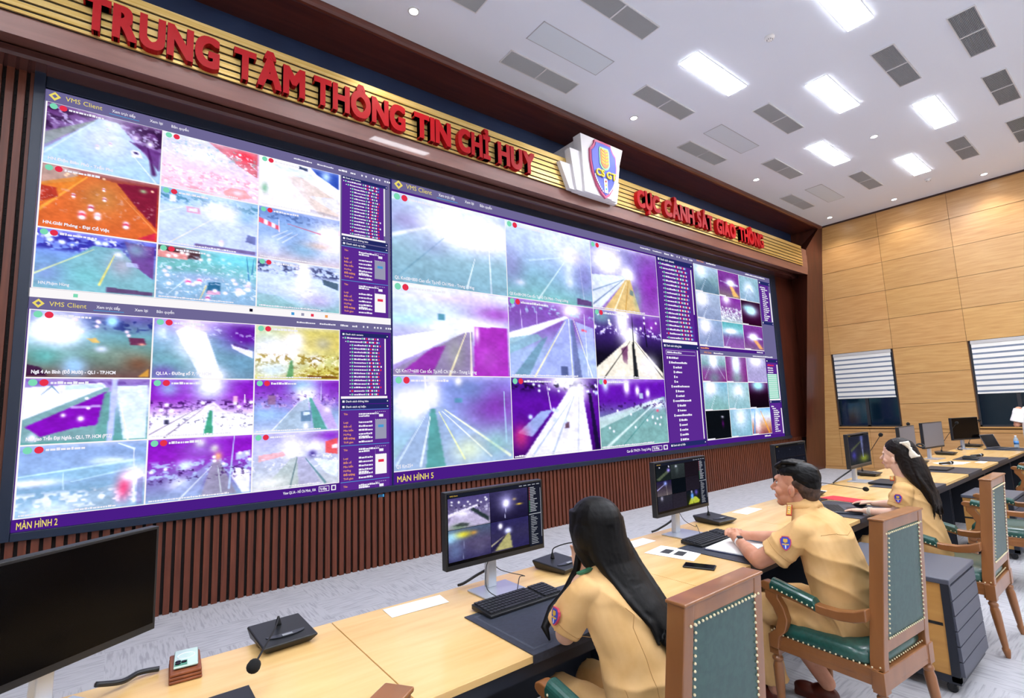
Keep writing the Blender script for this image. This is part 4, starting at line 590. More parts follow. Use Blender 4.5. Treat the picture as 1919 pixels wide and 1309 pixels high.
rect(mb, 8.98, 11.55, .955, 2.625, iWHE, .4); navbar(mb, 11.58, 12.1, 2.54, 2.61, ''); rect(mb, 11.58, 12.03, 2.28, 2.54, iPUR, 1); bars(mb, 11.62, 2.46, .04, .3, iRED)
for k in range(3): bars(mb, 11.62, 2.40-k*.05, .03, .25, iTXT)
rect(mb, 11.58, 12.03, 1.72, 2.28, iGRE, 1)
for k in range(12): rect(mb, 11.6, 12.0, 2.25-k*.046, 2.27-k*.046, iTXT, 2)
rect(mb, 12.05, 12.1, 1.72, 2.5, iWHE, 2); rect(mb, 11.58, 12.1, 1.68, 1.715, iWHE, 2); navbar(mb, 11.58, 12.1, 1.62, 1.68, ''); rect(mb, 11.58, 12.05, .93, 1.62, iPUR, 1)
for k in range(13): bars(mb, 11.62+min(k, 2)*.04, 1.53-k*.046, .03, rnd.uniform(.1, .28), iTXT)
rect(mb, 12.06, 12.1, .93, 1.5, iWHE, 2); bars(mb, 11.2, .90, .03, .26, iTXT)
mb.build('interface_panels', PAL, wr2)
feedgrid(wr2, RB, RX, [2.62, 2.08, 1.525, .96], 26, 30, 450, None, 0)

# ================================================================ SIGN AND EMBLEM ON THE FASCIA
def gold_band(t, x0, x1):
    MB().box(x0, x1, 5.038, 5.05, 4.80, 5.25).build('groove_backing', BLACKM, t)
    mb = MB(); z = 4.802; hs = [.026, .048, .052, .052, .052, .052, .074]; g = .0195
    for h_ in hs: mb.box(x0, x1, 5.022, 5.04, z, z+h_); z += h_+g
    mb.build('gold_strips', GOLD, t)
def letters(t, words, z0, cap, depth=.075):
    for s, x0, x1 in words:
        gl = [glyphs(ch, 0, 5, .5) for ch in s]; ws = [max(p[0] for p in g[0])-min(p[0] for p in g[0])+.104 for g in gl]
        gap = .012*cap/.3; k = (x1-x0-gap*(len(s)-1))/sum(ws); x = x0
        for ch, g, w_ in zip(s, gl, ws):
            xm = min(p[0] for p in g[0]); cs = cap/.758
            mb = MB(); e = .036; f_ = 1.45
            for i_, (a, b) in enumerate(((0, 0), (-e, -e), (e, -e), (-e, e), (e, e), (0, -e), (0, e), (-e, 0), (e, 0))): mb.add([(x+(p[0]-xm+e*f_+a*f_)*k, 5.024-(depth-.0006*i_)*(p[2]+.5), z0+(p[1]+e+b)*cs) for p in g[0]], g[1])
            mb.build('letter', REDL, t); x += w_*k+gap
sg = thing('wall_sign', 'gold striped sign lettered TRUNG T\u00c2M TH\u00d4NG TIN CH\u1ec8 HUY, left of the emblem', 'sign', (2, 5.05, 4.80))
gold_band(sg, XL, 5.15)
letters(sg, [('TRUNG', -.375, .585), ('T\u00c2M', .70, 1.335), ('TH\u00d4NG', 1.42, 2.425), ('TIN', 2.535, 3.02), ('CH\u1ec8', 3.12, 3.60), ('HUY', 3.715, 4.335)], 4.815, .30)
sg = thing('wall_sign', 'gold striped sign with C\u1ee4C C\u1ea2NH S\u00c1T GIAO TH\u00d4NG, beside the emblem', 'sign', (9, 5.05, 4.80))
gold_band(sg, 5.15, 12.62)
letters(sg, [('C\u1ee4C', 6.50, 7.10), ('C\u1ea2NH', 7.22, 8.10), ('S\u00c1T', 8.20, 8.71), ('GIAO', 8.84, 9.53), ('TH\u00d4NG', 9.66, 10.64)], 4.865, .295)
em_ = thing('shield_emblem', 'white fan-shaped plaque with a blue and pink shield lettered CSGT between the two signs', 'emblem', (5.47, 4.9, 4.73))
PLQ = mat('plaque_white', '#e9e6e8', .4)
yb_ = 5.60
def wedge(name, xb0, xb1, xt0, xt1, z0, z1, y0): MB().prism([(xb0, z0), (xb1, z0), (xt1, z1), (xt0, z1)], y0, yb_ if z0 > 5.25 else 5.02, 'y').build(name, PLQ, em_, bevel=.004)
MB().prism([(5.20, 4.77), (5.79, 4.77), (6.10, 5.655), (5.165, 5.655)], 4.865, 5.02, 'y').build('centre_plaque', PLQ, em_, bevel=.004)
for sx, pts in ((-1, [(5.07, 4.775), (5.25, 4.775), (5.25, 5.39), (4.97, 5.39)]), (1, [(5.75, 4.78), (5.93, 4.78), (6.05, 5.38), (5.8, 5.38)])):
    MB().prism(pts, 4.905, 5.02, 'y').build('fan_step', PLQ, em_, bevel=.004)
for pts in ([(4.97, 4.785), (5.15, 4.785), (5.15, 5.16), (4.80, 5.16)], [(5.8, 4.77), (5.98, 4.77), (6.07, 5.13), (5.85, 5.13)]):
    MB().prism(pts, 4.945, 5.02, 'y').build('fan_step', PLQ, em_, bevel=.004)
# brackets carrying the part of the plaque above the fascia box
MB().box(5.2, 6.0, 5.0, 5.57, 5.26, 5.62).build('rear_block', PLQ, em_)
def shield(s, cx, cz):
    half = [(0, 1.02), (.62, 1.0), (.66, .88), (.82, .72), (1.0, .62), (1.02, .2), (.92, -.2), (.62, -.68), (.3, -.95), (0, -1.08)]
    return [(cx+a*s*.66, cz+b*s) for a, b in half]+[(cx-a*s*.66, cz+b*s) for a, b in half[-2:0:-1]]
cx, cz = 5.60, 5.195
MB().prism(shield(.425, cx, cz)[::-1], 4.83, 4.864, 'y').build('shield_rim', mat('shield_pink', '#c8527e', .35), em_, bevel=.003)
MB().prism(shield(.385, cx, cz)[::-1], 4.822, 4.832, 'y').build('shield_field', mat('shield_blue', '#5862c8', .35), em_)
GY, GG, GO = mat('badge_yellow', '#e8cf3c', .35), mat('badge_green', '#8fc8a0', .4), mat('badge_orange', '#d8825c', .4)
mb = MB(); pts = [(-.09, .33), (.09, .33), (.11, .29), (.11, .06), (.07, .0), (0, -.03), (-.07, .0), (-.11, .06), (-.11, .29)]
mb.prism([(cx+a, cz+b) for a, b in pts][::-1], 4.812, 4.823, 'y', 0); mb.prism([(cx+a*.78, cz+.15+(b-.15)*.84) for a, b in pts][::-1], 4.806, 4.813, 'y', 1)
for k in range(5):
    for sd in (-1, 1): mb.prism([(cx+sd*.012, cz+.06+k*.05), (cx+sd*.07, cz+.09+k*.05), (cx+sd*.07, cz+.105+k*.05), (cx+sd*.012, cz+.08+k*.05)][::sd], 4.801, 4.807, 'y', 2)
mb.build('crest', [GG, GO, GY], em_)
mb = MB(); g = glyphs('CSGT', .02, 4, .5)
for ch, dx in zip('CSGT', (-.205, -.095, .02, .135)):
    g = glyphs(ch, .02, 4, .5); xm = min(p[0] for p in g[0]); mb = MB(); mb.add([(cx+dx+(p[0]-xm)*.15, 4.815-.02*(p[2]+.5), cz-.145+p[1]*.15) for p in g[0]], g[1]); mb.build('shield_letter', GY, em_)
mb = MB(); mb.box(cx-.035, cx+.035, 4.812, 4.823, cz-.38, cz-.16, 0)
for z, i in ((-.2, 1), (-.26, 2), (-.32, 3)): mb.lathe([(.016, .0), (.016, .006), (.001, .006)], (cx, 4.812, cz+z), 12, i, Matrix.Rotation(PI/2, 3, 'X'))
mb.build('signal_light', [PLQ, mat('dot_red', '#c03040', .4), GY, mat('dot_cyan', '#3fb0c8', .4)], em_)
mb = MB()
for sd in (-1, 1):
    for k in range(9): mb.ell((cx+sd*(.215-.0013*k*k-.008*k), 4.818, cz-.14-.028*k), (.012, .006, .017), 8, 5)
mb.build('laurel_beads', PLQ, em_)
# ================================================================ DESKS
MAPLE = mat('maple_top', '#d9ae6c', .26, noise=.9, col2='#e8c386', scale=(2.0, 14, 14), coat=.15)
DKBLUE = mat('desk_dark_laminate', '#1b202b', .45)
YF, YK = 1.567, 2.405
seams = [-2.31, -.76, .79, 2.33, 3.90, 5.50, 7.15, 8.78, 10.40, 11.95]
dl = ['desk at the lower left carrying the big blank monitor', 'desk at the lower left carrying the big blank monitor', 'desk of the long haired woman seated nearest the camera', 'desk of the man with clasped hands', 'desk of the woman with the hair bow',
      'desk with a slim monitor turned away just past the woman with the bow', 'desk with the grey monitor half hidden behind the hair bow', 'desk with the grey monitor in front of the oak wall', 'farthest desk, with the open laptop and water bottles']
dl[0] = 'desk out of the picture on the far left'
for i in range(9):
    a, b_ = seams[i]+.002, seams[i+1]-.002
    t = thing('desk', 'light maple '+dl[i], 'desk', ((a+b_)/2, (YF+YK)/2, 0), group='maple desks in one long row')
    MB().box(a, b_, YF, YK, .724, .75).build('desk_top', MAPLE, t, bevel=.002)
    MB().box(a, b_, YF+.012, YK-.012, .672, .723).build('under_frame', DKBLUE, t)
    for x in (a+.01, b_-.03): MB().box(x, x+.02, YF+.06, YK-.03, 0, .672).build('side_panel', DKBLUE, t)
    MB().box(a+.03, b_-.03, YK-.09, YK-.07, .10, .672).build('modesty_panel', DKBLUE, t)
MATL = mat('desk_mat_leather', '#2b2f3a', .45, noise=.6, col2='#333845', scale=(60, 60, 60), bump=.05); STITCH = mat('mat_stitching', '#5a5f6c', .7)
mats_ = [(1.57, 'under the keyboard of the long haired woman'), (3.15, 'under the clasped hands of the man'), (4.76, 'under the laptop of the woman with the bow'), (6.44, 'behind the shoulder of the woman with the bow'), (8.02, 'beside the white papers on the sixth desk'), (9.6, 'under the desk phone on the far desk'), (11.45, 'under the open laptop at the far end'), (-.05, 'below the big blank monitor at the lower left')]
for x, s in mats_:
    t = thing('desk_mat', 'dark leather desk mat '+s, 'desk mat', (x, 1.8, .75), group='dark leather desk mats')
    w2 = .315
    MB().prism([(YF-.006, .722), (YF-.001, .722), (YF-.001, .7505), (2.04, .7505), (2.04, .7545), (YF-.004, .7545), (YF-.006, .753)], x-w2, x+w2).build('leather_sheet', MATL, t)
    mb = MB()
    for d in (.03, .036): mb.box(x-w2+d, x-w2+d+.0015, YF+d, 2.04-d, .7545, .7549); mb.box(x+w2-d-.0015, x+w2-d, YF+d, 2.04-d, .7545, .7549); mb.box(x-w2+d, x+w2-d, YF+d, YF+d+.0015, .7545, .7549); mb.box(x-w2+d, x+w2-d, 2.04-d-.0015, 2.04-d, .7545, .7549)
    mb.build('stitching', STITCH, t)

# ================================================================ MONITORS
ALU2 = mat('monitor_stand_silver', '#c3c9d3', .3, metal=.5)
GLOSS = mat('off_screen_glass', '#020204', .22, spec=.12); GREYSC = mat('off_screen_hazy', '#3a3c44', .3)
PICD = emat('monitor_picture', None, 1.0)
def monitor(x, y, label, ops=None, rz=0, grid=None, side=None, screen=None, zt=1.272, w_=.612, base=None, tone=None):
    t = thing('monitor', label, 'monitor', (x, y, .75), rz, 'desk monitors')
    h0, h1 = zt-.365-.75, zt-.75
    P_ = lambda mb, n, m_, **k: mb.build(n, m_, t, world=False, **k)
    P_(MB().box(-w_/2, w_/2, -.018, .022, h0, h1), 'monitor_case', BLACK, bevel=.003)
    P_(MB().box(-w_/2+.01, w_/2-.01, -.0190, -.0175, h0+.024, h1-.01), 'screen_glass', screen or GLOSS)
    P_(MB().box(-.12, .12, .02, .04, h0+.12, h1-.1), 'rear_bulge', ALU2, bevel=.01)
    P_(MB().prism([(.045, .008), (.085, .008), (.06, h0+.22), (.035, h0+.22)], -.026, .026), 'stand_column', ALU2, bevel=.004)
    P_(MB().box(-.12, .12, -.08, .10, .0, .009), 'stand_base', ALU2, bevel=.003)
    X0, X1, Z0, Z1 = -w_/2+.012, w_/2-.012, h0+.026, h1-.012; yq = -.0196
    if grid:
        n, specs = grid; sw = .16 if side else .02; ww = (X1-X0)*(1-sw); zt_ = Z1-.018
        for r in range(n):
            for c in range(n):
                a = X0+ww*c/n+.001; b = X0+ww*(c+1)/n-.001; d1 = zt_-(zt_-Z0-.012)*r/n-.001; d0 = zt_-(zt_-Z0-.012)*(r+1)/n+.001
                img = paint(specs[r*n+c], 40 if n == 2 else 26, 48 if n == 2 else 30, 700+r*3+c)
                o = picture('camera_feed', img, lambda u, v, a=a, b=b, d0=d0, d1=d1: (a+(b-a)*u, yq-.0004, d1-(d1-d0)*v), t, PICD, gain=tone or 1); o.matrix_parent_inverse = Matrix.Identity(4)
        mb = MB(); rr = random.Random(3)
        def q(x0, x1, z0, z1, mi, l=1): mb.quad((x0, yq-.0002*l, z0), (x1, yq-.0002*l, z0), (x1, yq-.0002*l, z1), (x0, yq-.0002*l, z1), mi)
        q(X0, X1, Z1-.017, Z1, 0); 
        text(mb, 'VMS Client', X0+.012, yq-.001, Z1-.011, .0055, .045, .02, 1)
        for k in range(5): q(X1-.15+k*.03, X1-.13+k*.03, Z1-.010, Z1-.006, 2, 3)
        if side:
            sx = X0+ww+.004; q(sx, X1, Z0, Z1-.018, 0)
            for k in range(34):
                zz = Z1-.026-k*.0088
                if zz < Z0+.01: break
                if k < 15: q(sx+.006, sx+.010, zz, zz+.004, 3 if k < 8 else 4, 3); q(sx+.012, sx+.035+rr.random()*.03, zz, zz+.004, 2, 3)
                elif k > 16: q(sx+.014, sx+.03+rr.random()*.035, zz, zz+.003, 2, 3)
            q(X1-.006, X1-.003, Z0+.04, Z1-.03, 2, 3); q(sx+.002, X1-.003, Z1-.165, Z1-.161, 2, 3)
        P_(mb, 'interface_panels', [em('#1b1e2c') if side else em('#15161a'), em('#d8b040'), em('#a8aab4') if side else em('#4c4e54'), em('#b82c30'), em('#4ca860')])
    return t
dk = lambda *c: [('v', *c)]
m1 = [[('v', '#4c4470', '#6c6480', '#8c8890'), ('p', [(0, .5), (.7, .3), (.72, .36), (0, .62)], '#f0ecf8', .95), ('p', [(.1, .55), (.45, .42), (1, .95), (1, 1), (0, 1), (0, .8)], '#c4bcc8', .85), ('p', [(.5, .42), (.62, .4), (1, .8), (1, .95)], '#22302c', .9), ('g', .35, .55, .15, .1, '#ffffff', .8), ('s', 12, .1, .35, .02, '#ffffff'), ('g', .25, .95, .22, .1, '#5c7c50', .8), ('p', [(.1, .9), (.3, .82), (.5, .9), (.45, .98)], '#28302c', .7), ('n', .3, .6, 18, .6, '#ffffff', .6), ('n', .2, .5, 16, .6, '#18142c', .6)],
      [('v', '#343050', '#282440', '#1c1830'), ('g', .42, .42, .2, .3, '#b8b4e0', .8), ('g', .42, .45, .07, .12, '#ffffff', 1.6), ('l', .42, .5, .38, .95, .012, '#e8ecff', .7), ('g', .78, .55, .08, .03, '#e0c040', 1), ('g', .65, .35, .05, .04, '#c0a868', .8)],
      [('v', '#4c5c6c', '#504860', '#343050'), ('g', .3, .2, .22, .1, '#e8dc30', 1.1), ('g', .05, .25, .2, .2, '#a8e8f0', .9), ('g', .15, .7, .2, .3, '#68809c', .7), ('g', .6, .2, .08, .06, '#d8a040', .8), ('g', .75, .7, .2, .25, '#646074', .6), ('l', .38, .1, .34, .98, .008, '#8890a4', .7)],
      [('v', '#2c2850', '#34304c', '#2c284c'), ('g', .25, .18, .05, .09, '#f8f8f0', 1.4), ('g', .45, .38, .08, .09, '#e0e8ff', 1.4), ('p', [(.44, .46), (.5, .44), (.56, 1), (.0, 1)], '#b8b468', .9), ('l', .4, .5, 0, .8, .02, '#d8d090', .8), ('p', [(.36, .5), (.4, .5), (.08, 1), (0, 1), (0, .9)], '#201c38', .9)]]
dd = [[('v', '#14181c', '#1c2420'), ('p', [(0, .9), (.7, .4), (.95, .3), (.9, .5), (.2, 1)], '#5c6848', .8), ('g', .88, .35, .1, .12, '#a898e8', 1), ('s', 3, .05, .2, .03, '#f0f0ff')], [('v', '#303834', '#242a28'), ('g', .4, .15, .07, .08, '#e8f0e8', 1.1), ('g', .45, .4, .12, .3, '#505c54', .6)], dk('#1a1418', '#1c161c'),
      [('v', '#201c38', '#3c343c', '#5c5450'), ('g', .6, .2, .1, .14, '#9cb4f0', 1), ('l', .55, .25, .02, .6, .03, '#c0c0e8', .9), ('l', .65, .3, .7, 1, .03, '#a09880', .6)], dk('#0b1014', '#0c1116'), dk('#1e1a20', '#221e24'),
      [('v', '#2c2c30', '#28242c'), ('g', .3, .15, .08, .16, '#c8c8cc', .8)], dk('#262328', '#2a262c'), [('v', '#141820', '#202410'), ('p', [(.1, 1), (.3, .55), (.7, .5), (1, .8), (.9, 1)], '#c0cc3c', .9), ('g', .42, .42, .1, .2, '#6cacf4', 1.2), ('g', .75, .2, .12, .2, '#5c50a0', .9), ('l', .5, .5, .5, 1, .02, '#343c14', .9), ('g', .4, .1, .05, .1, '#e8f0ff', .8)]]
painted_reflections = [('v', '#23262e', '#2c2c34', '#2a2d2a'), ('l', .7, .15, .1, .5, .04, '#6c7840', .6), ('g', .65, .3, .05, .3, '#8890b0', .7), ('g', .7, .85, .2, .12, '#8a9830', .9), ('g', .2, .7, .1, .14, '#4c48a0', .7), ('g', .65, .1, .08, .1, '#6870b0', .6), ('l', .65, .5, .66, .8, .02, '#a8b4d0', .6)]  # dim reflections on the glass, painted as a glowing picture
monitor(-.12, 2.225, 'large switched-off black monitor at the lower left, turned to the right', rz=math.radians(35))
monitor(1.565, 2.215, 'monitor with four bright camera pictures in front of the long haired woman', grid=(2, m1), side=True)
monitor(3.175, 2.22, 'monitor with nine dark camera pictures in front of the man', grid=(3, dd), side=True)
monitor(4.90, 2.24, 'dark monitor standing behind the head of the man', grid=(3, [[('v', '#1c1e24', '#202228'), ('g', .3+.1*k, .3, .04, .05, '#50545c', .8)] for k in range(9)]), tone=.8)
monitor(6.47, 2.22, 'monitor with dim reflections just left of the woman with the bow', grid=(1, [painted_reflections]), tone=1.0, screen=GREYSC)
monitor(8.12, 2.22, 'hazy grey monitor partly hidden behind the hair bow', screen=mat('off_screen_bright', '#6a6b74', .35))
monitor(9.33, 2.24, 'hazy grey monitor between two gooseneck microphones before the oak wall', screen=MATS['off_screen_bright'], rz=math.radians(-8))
monitor(11.22, 2.25, 'farthest black monitor beside the open laptop', rz=math.radians(-22))
# ---- loose cables
def cable(label, pts, r=.003, near=None):
    sp = []
    P_ = [Vector(p) for p in pts]
    for i in range(len(P_)-1):
        p0, p1, p2, p3 = P_[max(i-1, 0)], P_[i], P_[i+1], P_[min(i+2, len(P_)-1)]
        for k in range(6):
            t = k/6; sp.append(.5*((2*p1)+(-p0+p2)*t+(2*p0-5*p1+4*p2-p3)*t*t+(-p0+3*p1-3*p2+p3)*t**3))
    sp.append(P_[-1]); mons = [o for o in C.objects if o.parent is None and o.name.startswith('monitor')]; pm = min(mons, key=lambda o: (o.location.xy-Vector(pts[0]).xy).length)
    return MB().tube(sp, r, 6).build('cable', BLACK, pm, smooth=True)
cable('black cable hanging from the monitor of the long haired woman over the desk back', [(1.58, 2.28, .93), (1.58, 2.30, .85), (1.53, 2.36, .80), (1.46, 2.37, .775), (1.44, 2.395, .763)], .007)
cable('thin black keyboard cable looping before the base of the first monitor', [(1.60, 2.10, .77), (1.68, 2.18, .80), (1.74, 2.22, .785), (1.62, 2.26, .83), (1.56, 2.27, .89)], .0022)
cable('thin cable lying left of the silver stand of the first monitor', [(1.50, 2.09, .758), (1.47, 2.17, .79), (1.52, 2.25, .86), (1.55, 2.26, .9)], .0022)
cable('black cable behind the monitor of the man', [(3.19, 2.28, .92), (3.18, 2.31, .84), (3.10, 2.37, .78), (3.04, 2.39, .765)], .007)
cable('thin cable loops between the monitor and keyboard of the man', [(3.2, 2.11, .77), (3.3, 2.2, .80), (3.36, 2.25, .77), (3.28, 2.28, .82), (3.2, 2.27, .9)], .0022)
cable('black cable beside the stand of the monitor left of the woman with the bow', [(6.50, 2.30, .88), (6.40, 2.36, .82), (6.25, 2.38, .78), (6.12, 2.37, .762)], .008)
cable('thick black cable on the desk behind the blank monitor', [(-.02, 2.30, .80), (.05, 2.33, .775), (.10, 2.38, .770), (.16, 2.385, .763)], .009)
cable('thick black cable lying under the farthest monitor', [(11.3, 2.30, .80), (11.1, 2.33, .79), (10.95, 2.31, .765), (10.9, 2.25, .762)], .008)
# ================================================================ KEYBOARDS, MICE
KEYM = mat('key_caps', '#23252b', .5)
def keyboard(x, y, label, rz=0, loc_only=False, z=.7555):
    t = thing('keyboard', label, 'keyboard', (x, y, z), rz, 'black keyboards')
    MB().prism([(-.075, 0), (.08, 0), (.08, .022), (-.075, .012)], -.22, .22).build('keyboard_body', BLACK, t, world=False, bevel=.003)
    mb = MB()
    for r in range(6):
        yy = -.060+r*.0235; zz = .0135+r*.0015
        for c in range(21):
            if c in (15,) or (r == 0 and 4 <= c <= 8): continue
            xx = -.208+c*.0198; mb.box(xx, xx+.0165, yy, yy+.019, zz, zz+.006)
        if r == 0: mb.box(-.208+4*.0198, -.208+9*.0198-.003, yy, yy+.019, zz, zz+.006)
    mb.build('keys', KEYM, t, world=False, kind='stuff')
    return t
keyboard(1.545, 2.01, 'black keyboard on the desk of the long haired woman', 0)
keyboard(3.165, 2.01, 'black keyboard behind the clasped hands of the man', 0)
t = thing('closed_laptop', 'closed dark laptop on the desk mat beside the woman with the bow', 'laptop', (6.46, 1.98, .7555), 0)
MB().box(-.18, .18, -.12, .12, .0, .012).build('laptop_base', BLACK, t, world=False, bevel=.003); MB().box(-.18, .18, -.12, .12, .0125, .019).build('lid', DKBLUE, t, world=False, bevel=.003)
t = thing('closed_laptop', 'closed dark laptop lying left of the white papers behind the bow', 'laptop', (8.0, 1.9, .7555), 0)
MB().box(-.17, .17, -.115, .115, .0, .012).build('laptop_base', BLACK, t, world=False, bevel=.003); MB().box(-.17, .17, -.115, .115, .0125, .019).build('lid', DKBLUE, t, world=False, bevel=.003)
def laptop(x, y, rz, label, op=110, pic=None, z=.7555):
    t = thing('laptop', label, 'laptop', (x, y, z), rz)
    MB().box(-.17, .17, -.118, .118, 0, .014).build('laptop_base', mat('laptop_grey', '#4a4d57', .4), t, world=False, bevel=.003)
    mb = MB()
    for r in range(5):
        for c in range(14): mb.box(-.15+c*.0215, -.132+c*.0215, -.01+r*.0225, .009+r*.0225, .014, .0155)
    mb.build('keys', BLACK, t, world=False, kind='stuff')
    MB().box(-.05, .05, -.1, -.035, .014, .0146).build('touchpad', GREYSC, t, world=False)
    a = math.radians(180-op); R_ = lambda d, h: (.118+h*math.sin(PI/2-a)*1.0-d*0, h)
    c_, s_ = math.cos(math.radians(op)), math.sin(math.radians(op))
    def pt(x_, h, th): return (x_, .118-h*c_*-1*-1+th*s_ if False else .118-h*c_+th*s_, .012+h*s_+th*c_)
    vs = [pt(x_, h, th) for th in (0, .006) for h in (0, .225) for x_ in (-.17, .17)]
    MB().add(vs, [(0, 1, 3, 2), (4, 6, 7, 5), (0, 4, 5, 1), (2, 3, 7, 6), (0, 2, 6, 4), (1, 5, 7, 3)]).build('lid', MATS['laptop_grey'], t, world=False)
    MB().quad(pt(-.16, .012, -.0008), pt(.16, .012, -.0008), pt(.16, .215, -.0008), pt(-.16, .215, -.0008)).build('screen', pic, t, world=False)
    return t
laptop(4.71, 1.79, math.radians(31), 'open laptop with greenish screen at the hands of the woman with the bow', 118, mat('laptop_screen_green', '#7c9c90', .3, emit=.12))
laptop(11.48, 1.86, math.radians(-20), 'open dark laptop at the far end of the desks', 112, GLOSS)
def mouse(x, y, rz, label, z=.7555):
    t = thing('computer_mouse', label, 'mouse', (x, y, z), rz)
    MB().ell((0, 0, .0165), (.031, .055, .0165), 14, 8).build('mouse_shell', BLACK, t, world=False, smooth=True)
    MB().tube([(0, .02, .03), (0, .04, .022)], .004, 8).build('scroll_wheel', GREYSC, t, world=False, smooth=True); return t
# ================================================================ MICROPHONES
def mic(x, y, label, neck, rz=0, head=True):
    t = thing('conference_microphone', label, 'microphone', (x, y, .75), rz, 'gooseneck conference microphones')
    P_ = lambda mb, n, m_, **k: mb.build(n, m_, t, world=False, **k)
    mb = MB(); b0 = [(-.085, -.10, .004), (.085, -.10, .004), (.095, .10, .004), (-.095, .10, .004)]; b1 = [(-.105, -.125, .03), (.105, -.125, .03), (.105, .118, .045), (-.105, .118, .045)]
    P_(mb.loft([b0, b1, [(-.1, -.12, .035), (.1, -.12, .035), (.1, .113, .05), (-.1, .113, .05)]]), 'base_unit', BLACK, bevel=.003)
    mb = MB(); rr = []
    for k in range(12): a = PI*k/11; rr.append((.075*math.cos(a), -.045-.035*math.sin(a)))
    P_(mb.prism(rr, .040, .0425, 'z'), 'speaker_panel', mat('mic_panel', '#2d3038', .35), )
    P_(MB().box(-.02, .02, -.078, -.062, .0425, .046), 'talk_button', mat('mic_button', '#8a8c92', .4), bevel=.002)
    P_(MB().lathe([(.013, .045), (.011, .055), (.007, .07), (.004, .08)], (0, .05, 0), 12), 'neck_socket', BLACKM, smooth=True)
    inv = Matrix.Rotation(-rz, 3, 'Z'); N = [inv @ (Vector(p)-Vector((x, y, .75))) for p in neck]
    N = [Vector((0, .05, .07))]+N; sp = []
    for i in range(len(N)-1):
        p0, p1, p2, p3 = N[max(i-1, 0)], N[i], N[i+1], N[min(i+2, len(N)-1)]
        for k in range(6):
            q = k/6; sp.append(.5*((2*p1)+(-p0+p2)*q+(2*p0-5*p1+4*p2-p3)*q*q+(-p0+3*p1-3*p2+p3)*q**3))
    sp.append(N[-1]); P_(MB().tube(sp, .0035, 8), 'gooseneck', BLACKM, smooth=True)
    if head:
        d = (N[-1]-N[-2]).normalized(); e = N[-1]; mb = MB().tube([e-d*.012, e-d*.005, e+d*.005, e+d*.02, e+d*.032, e+d*.04], [.006, .015, .021, .022, .016, .004], 14)
        P_(mb, 'foam_windscreen', mat('foam_black', '#0b0b0d', .95), smooth=True)
    return t
mic(.575, 2.365, 'gooseneck microphone at the lower left with its foam tip bent to the camera', [(.52, 2.26, .835), (.40, 1.99, .84)], math.radians(3))
mic(2.04, 2.27, 'gooseneck microphone half hidden by the head of the long haired woman', [(2.04, 2.30, .86), (2.14, 2.22, .885), (2.3, 2.1, .86)], math.radians(8))
mic(3.66, 2.28, 'gooseneck microphone right of the monitor of the man', [(3.64, 2.33, .90), (3.52, 2.36, .98), (3.40, 2.36, 1.04)], math.radians(-6))
mic(5.28, 2.28, 'microphone with its neck bent flat towards the red folder', [(5.35, 2.34, .85), (5.56, 2.28, .835), (5.66, 1.93, .795)])
mic(7.02, 2.34, 'gooseneck microphone right of the monitor beside the woman with the bow', [(7.0, 2.36, .9), (6.90, 2.13, 1.22)])
mic(8.62, 2.28, 'gooseneck microphone showing only its tip above the half hidden grey monitor', [(8.60, 2.30, 1.0), (8.49, 2.28, 1.27)])
mic(10.08, 2.28, 'tall gooseneck microphone standing between the two farthest monitors', [(10.05, 2.28, .95), (10.03, 2.10, 1.22)])
mic(11.78, 2.28, 'farthest gooseneck microphone peeking out before the right window', [(11.8, 2.28, .95), (11.75, 2.15, 1.19)])
# ================================================================ PAPERS AND SMALL THINGS
def sheet(name, label, cat, pts, m_=PAPER, z=.7515, th=.0012, group=None):
    return MB().prism(pts, z, z+th, 'z').build(name, m_, label=label, cat=cat, group=group)
sheet('name_card', 'long white paper slip at the desk back, left of the first camera monitor', 'paper', [(1.013, 2.26), (1.30, 2.25), (1.315, 2.365), (1.02, 2.38)])
sheet('name_card', 'white paper slip at the desk back behind the long haired woman', 'paper', [(2.66, 2.243), (2.90, 2.25), (2.90, 2.36), (2.68, 2.36)])
sheet('name_card', 'white paper slip on the desk before the face of the man', 'paper', [(4.07, 2.24), (4.36, 2.26), (4.35, 2.385), (4.07, 2.37)])
o = sheet('printed_sheet', 'white sheet with two dark squares left of the keyboard of the man', 'paper', [(2.675, 1.82), (2.88, 1.89), (2.825, 2.155), (2.615, 2.125)])
def lp(u, v): a, b, c, d = (2.675, 1.82), (2.88, 1.89), (2.825, 2.155), (2.615, 2.125); return tuple(a[i]*(1-u)*(1-v)+b[i]*u*(1-v)+c[i]*u*v+d[i]*(1-u)*v for i in (0, 1))
for v0 in (.28, .57): MB().prism([lp(.28, v0), lp(.72, v0), lp(.72, v0+.2), lp(.28, v0+.2)], .7527, .7530, 'z').build('printed_square', mat('print_dark', '#2a2c30', .6), o)
t = thing('smartphone', 'black smartphone lying on the desk edge near the man', 'phone', (2.604, 1.737, .7512), math.radians(-66.6))
MB().box(-.084, .084, -.041, .041, 0, .009).build('phone_body', BLACK, t, world=False, bevel=.004); MB().box(-.079, .079, -.037, .037, .009, .0094).build('phone_screen', GLOSS, t, world=False)
t = thing('notebook', 'open white notebook under the clasped hands of the man', 'notebook', (3.09, 1.79, .7555), math.radians(4))
MB().box(-.165, .165, -.125, .125, 0, .004).build('cover', mat('cover_blue', '#2a3358', .5), t, world=False, bevel=.002); MB().box(-.16, .16, -.12, .12, .004, .012).build('pages', PAPER, t, world=False, bevel=.002)
t = thing('wallet', 'brown leather wallet at the lower left under a mint phone', 'wallet', (.235, 2.325, .751), math.radians(-4))
LEA = mat('wallet_leather', '#7a3f22', .5, noise=.6, col2='#8c4c2a', scale=(40, 40, 40))
for k in range(3): MB().box(-.05+.001*k, .05-.001*k, -.09, .09, .012*k, .012*k+.011).build('leather_fold', LEA, t, world=False, bevel=.004)
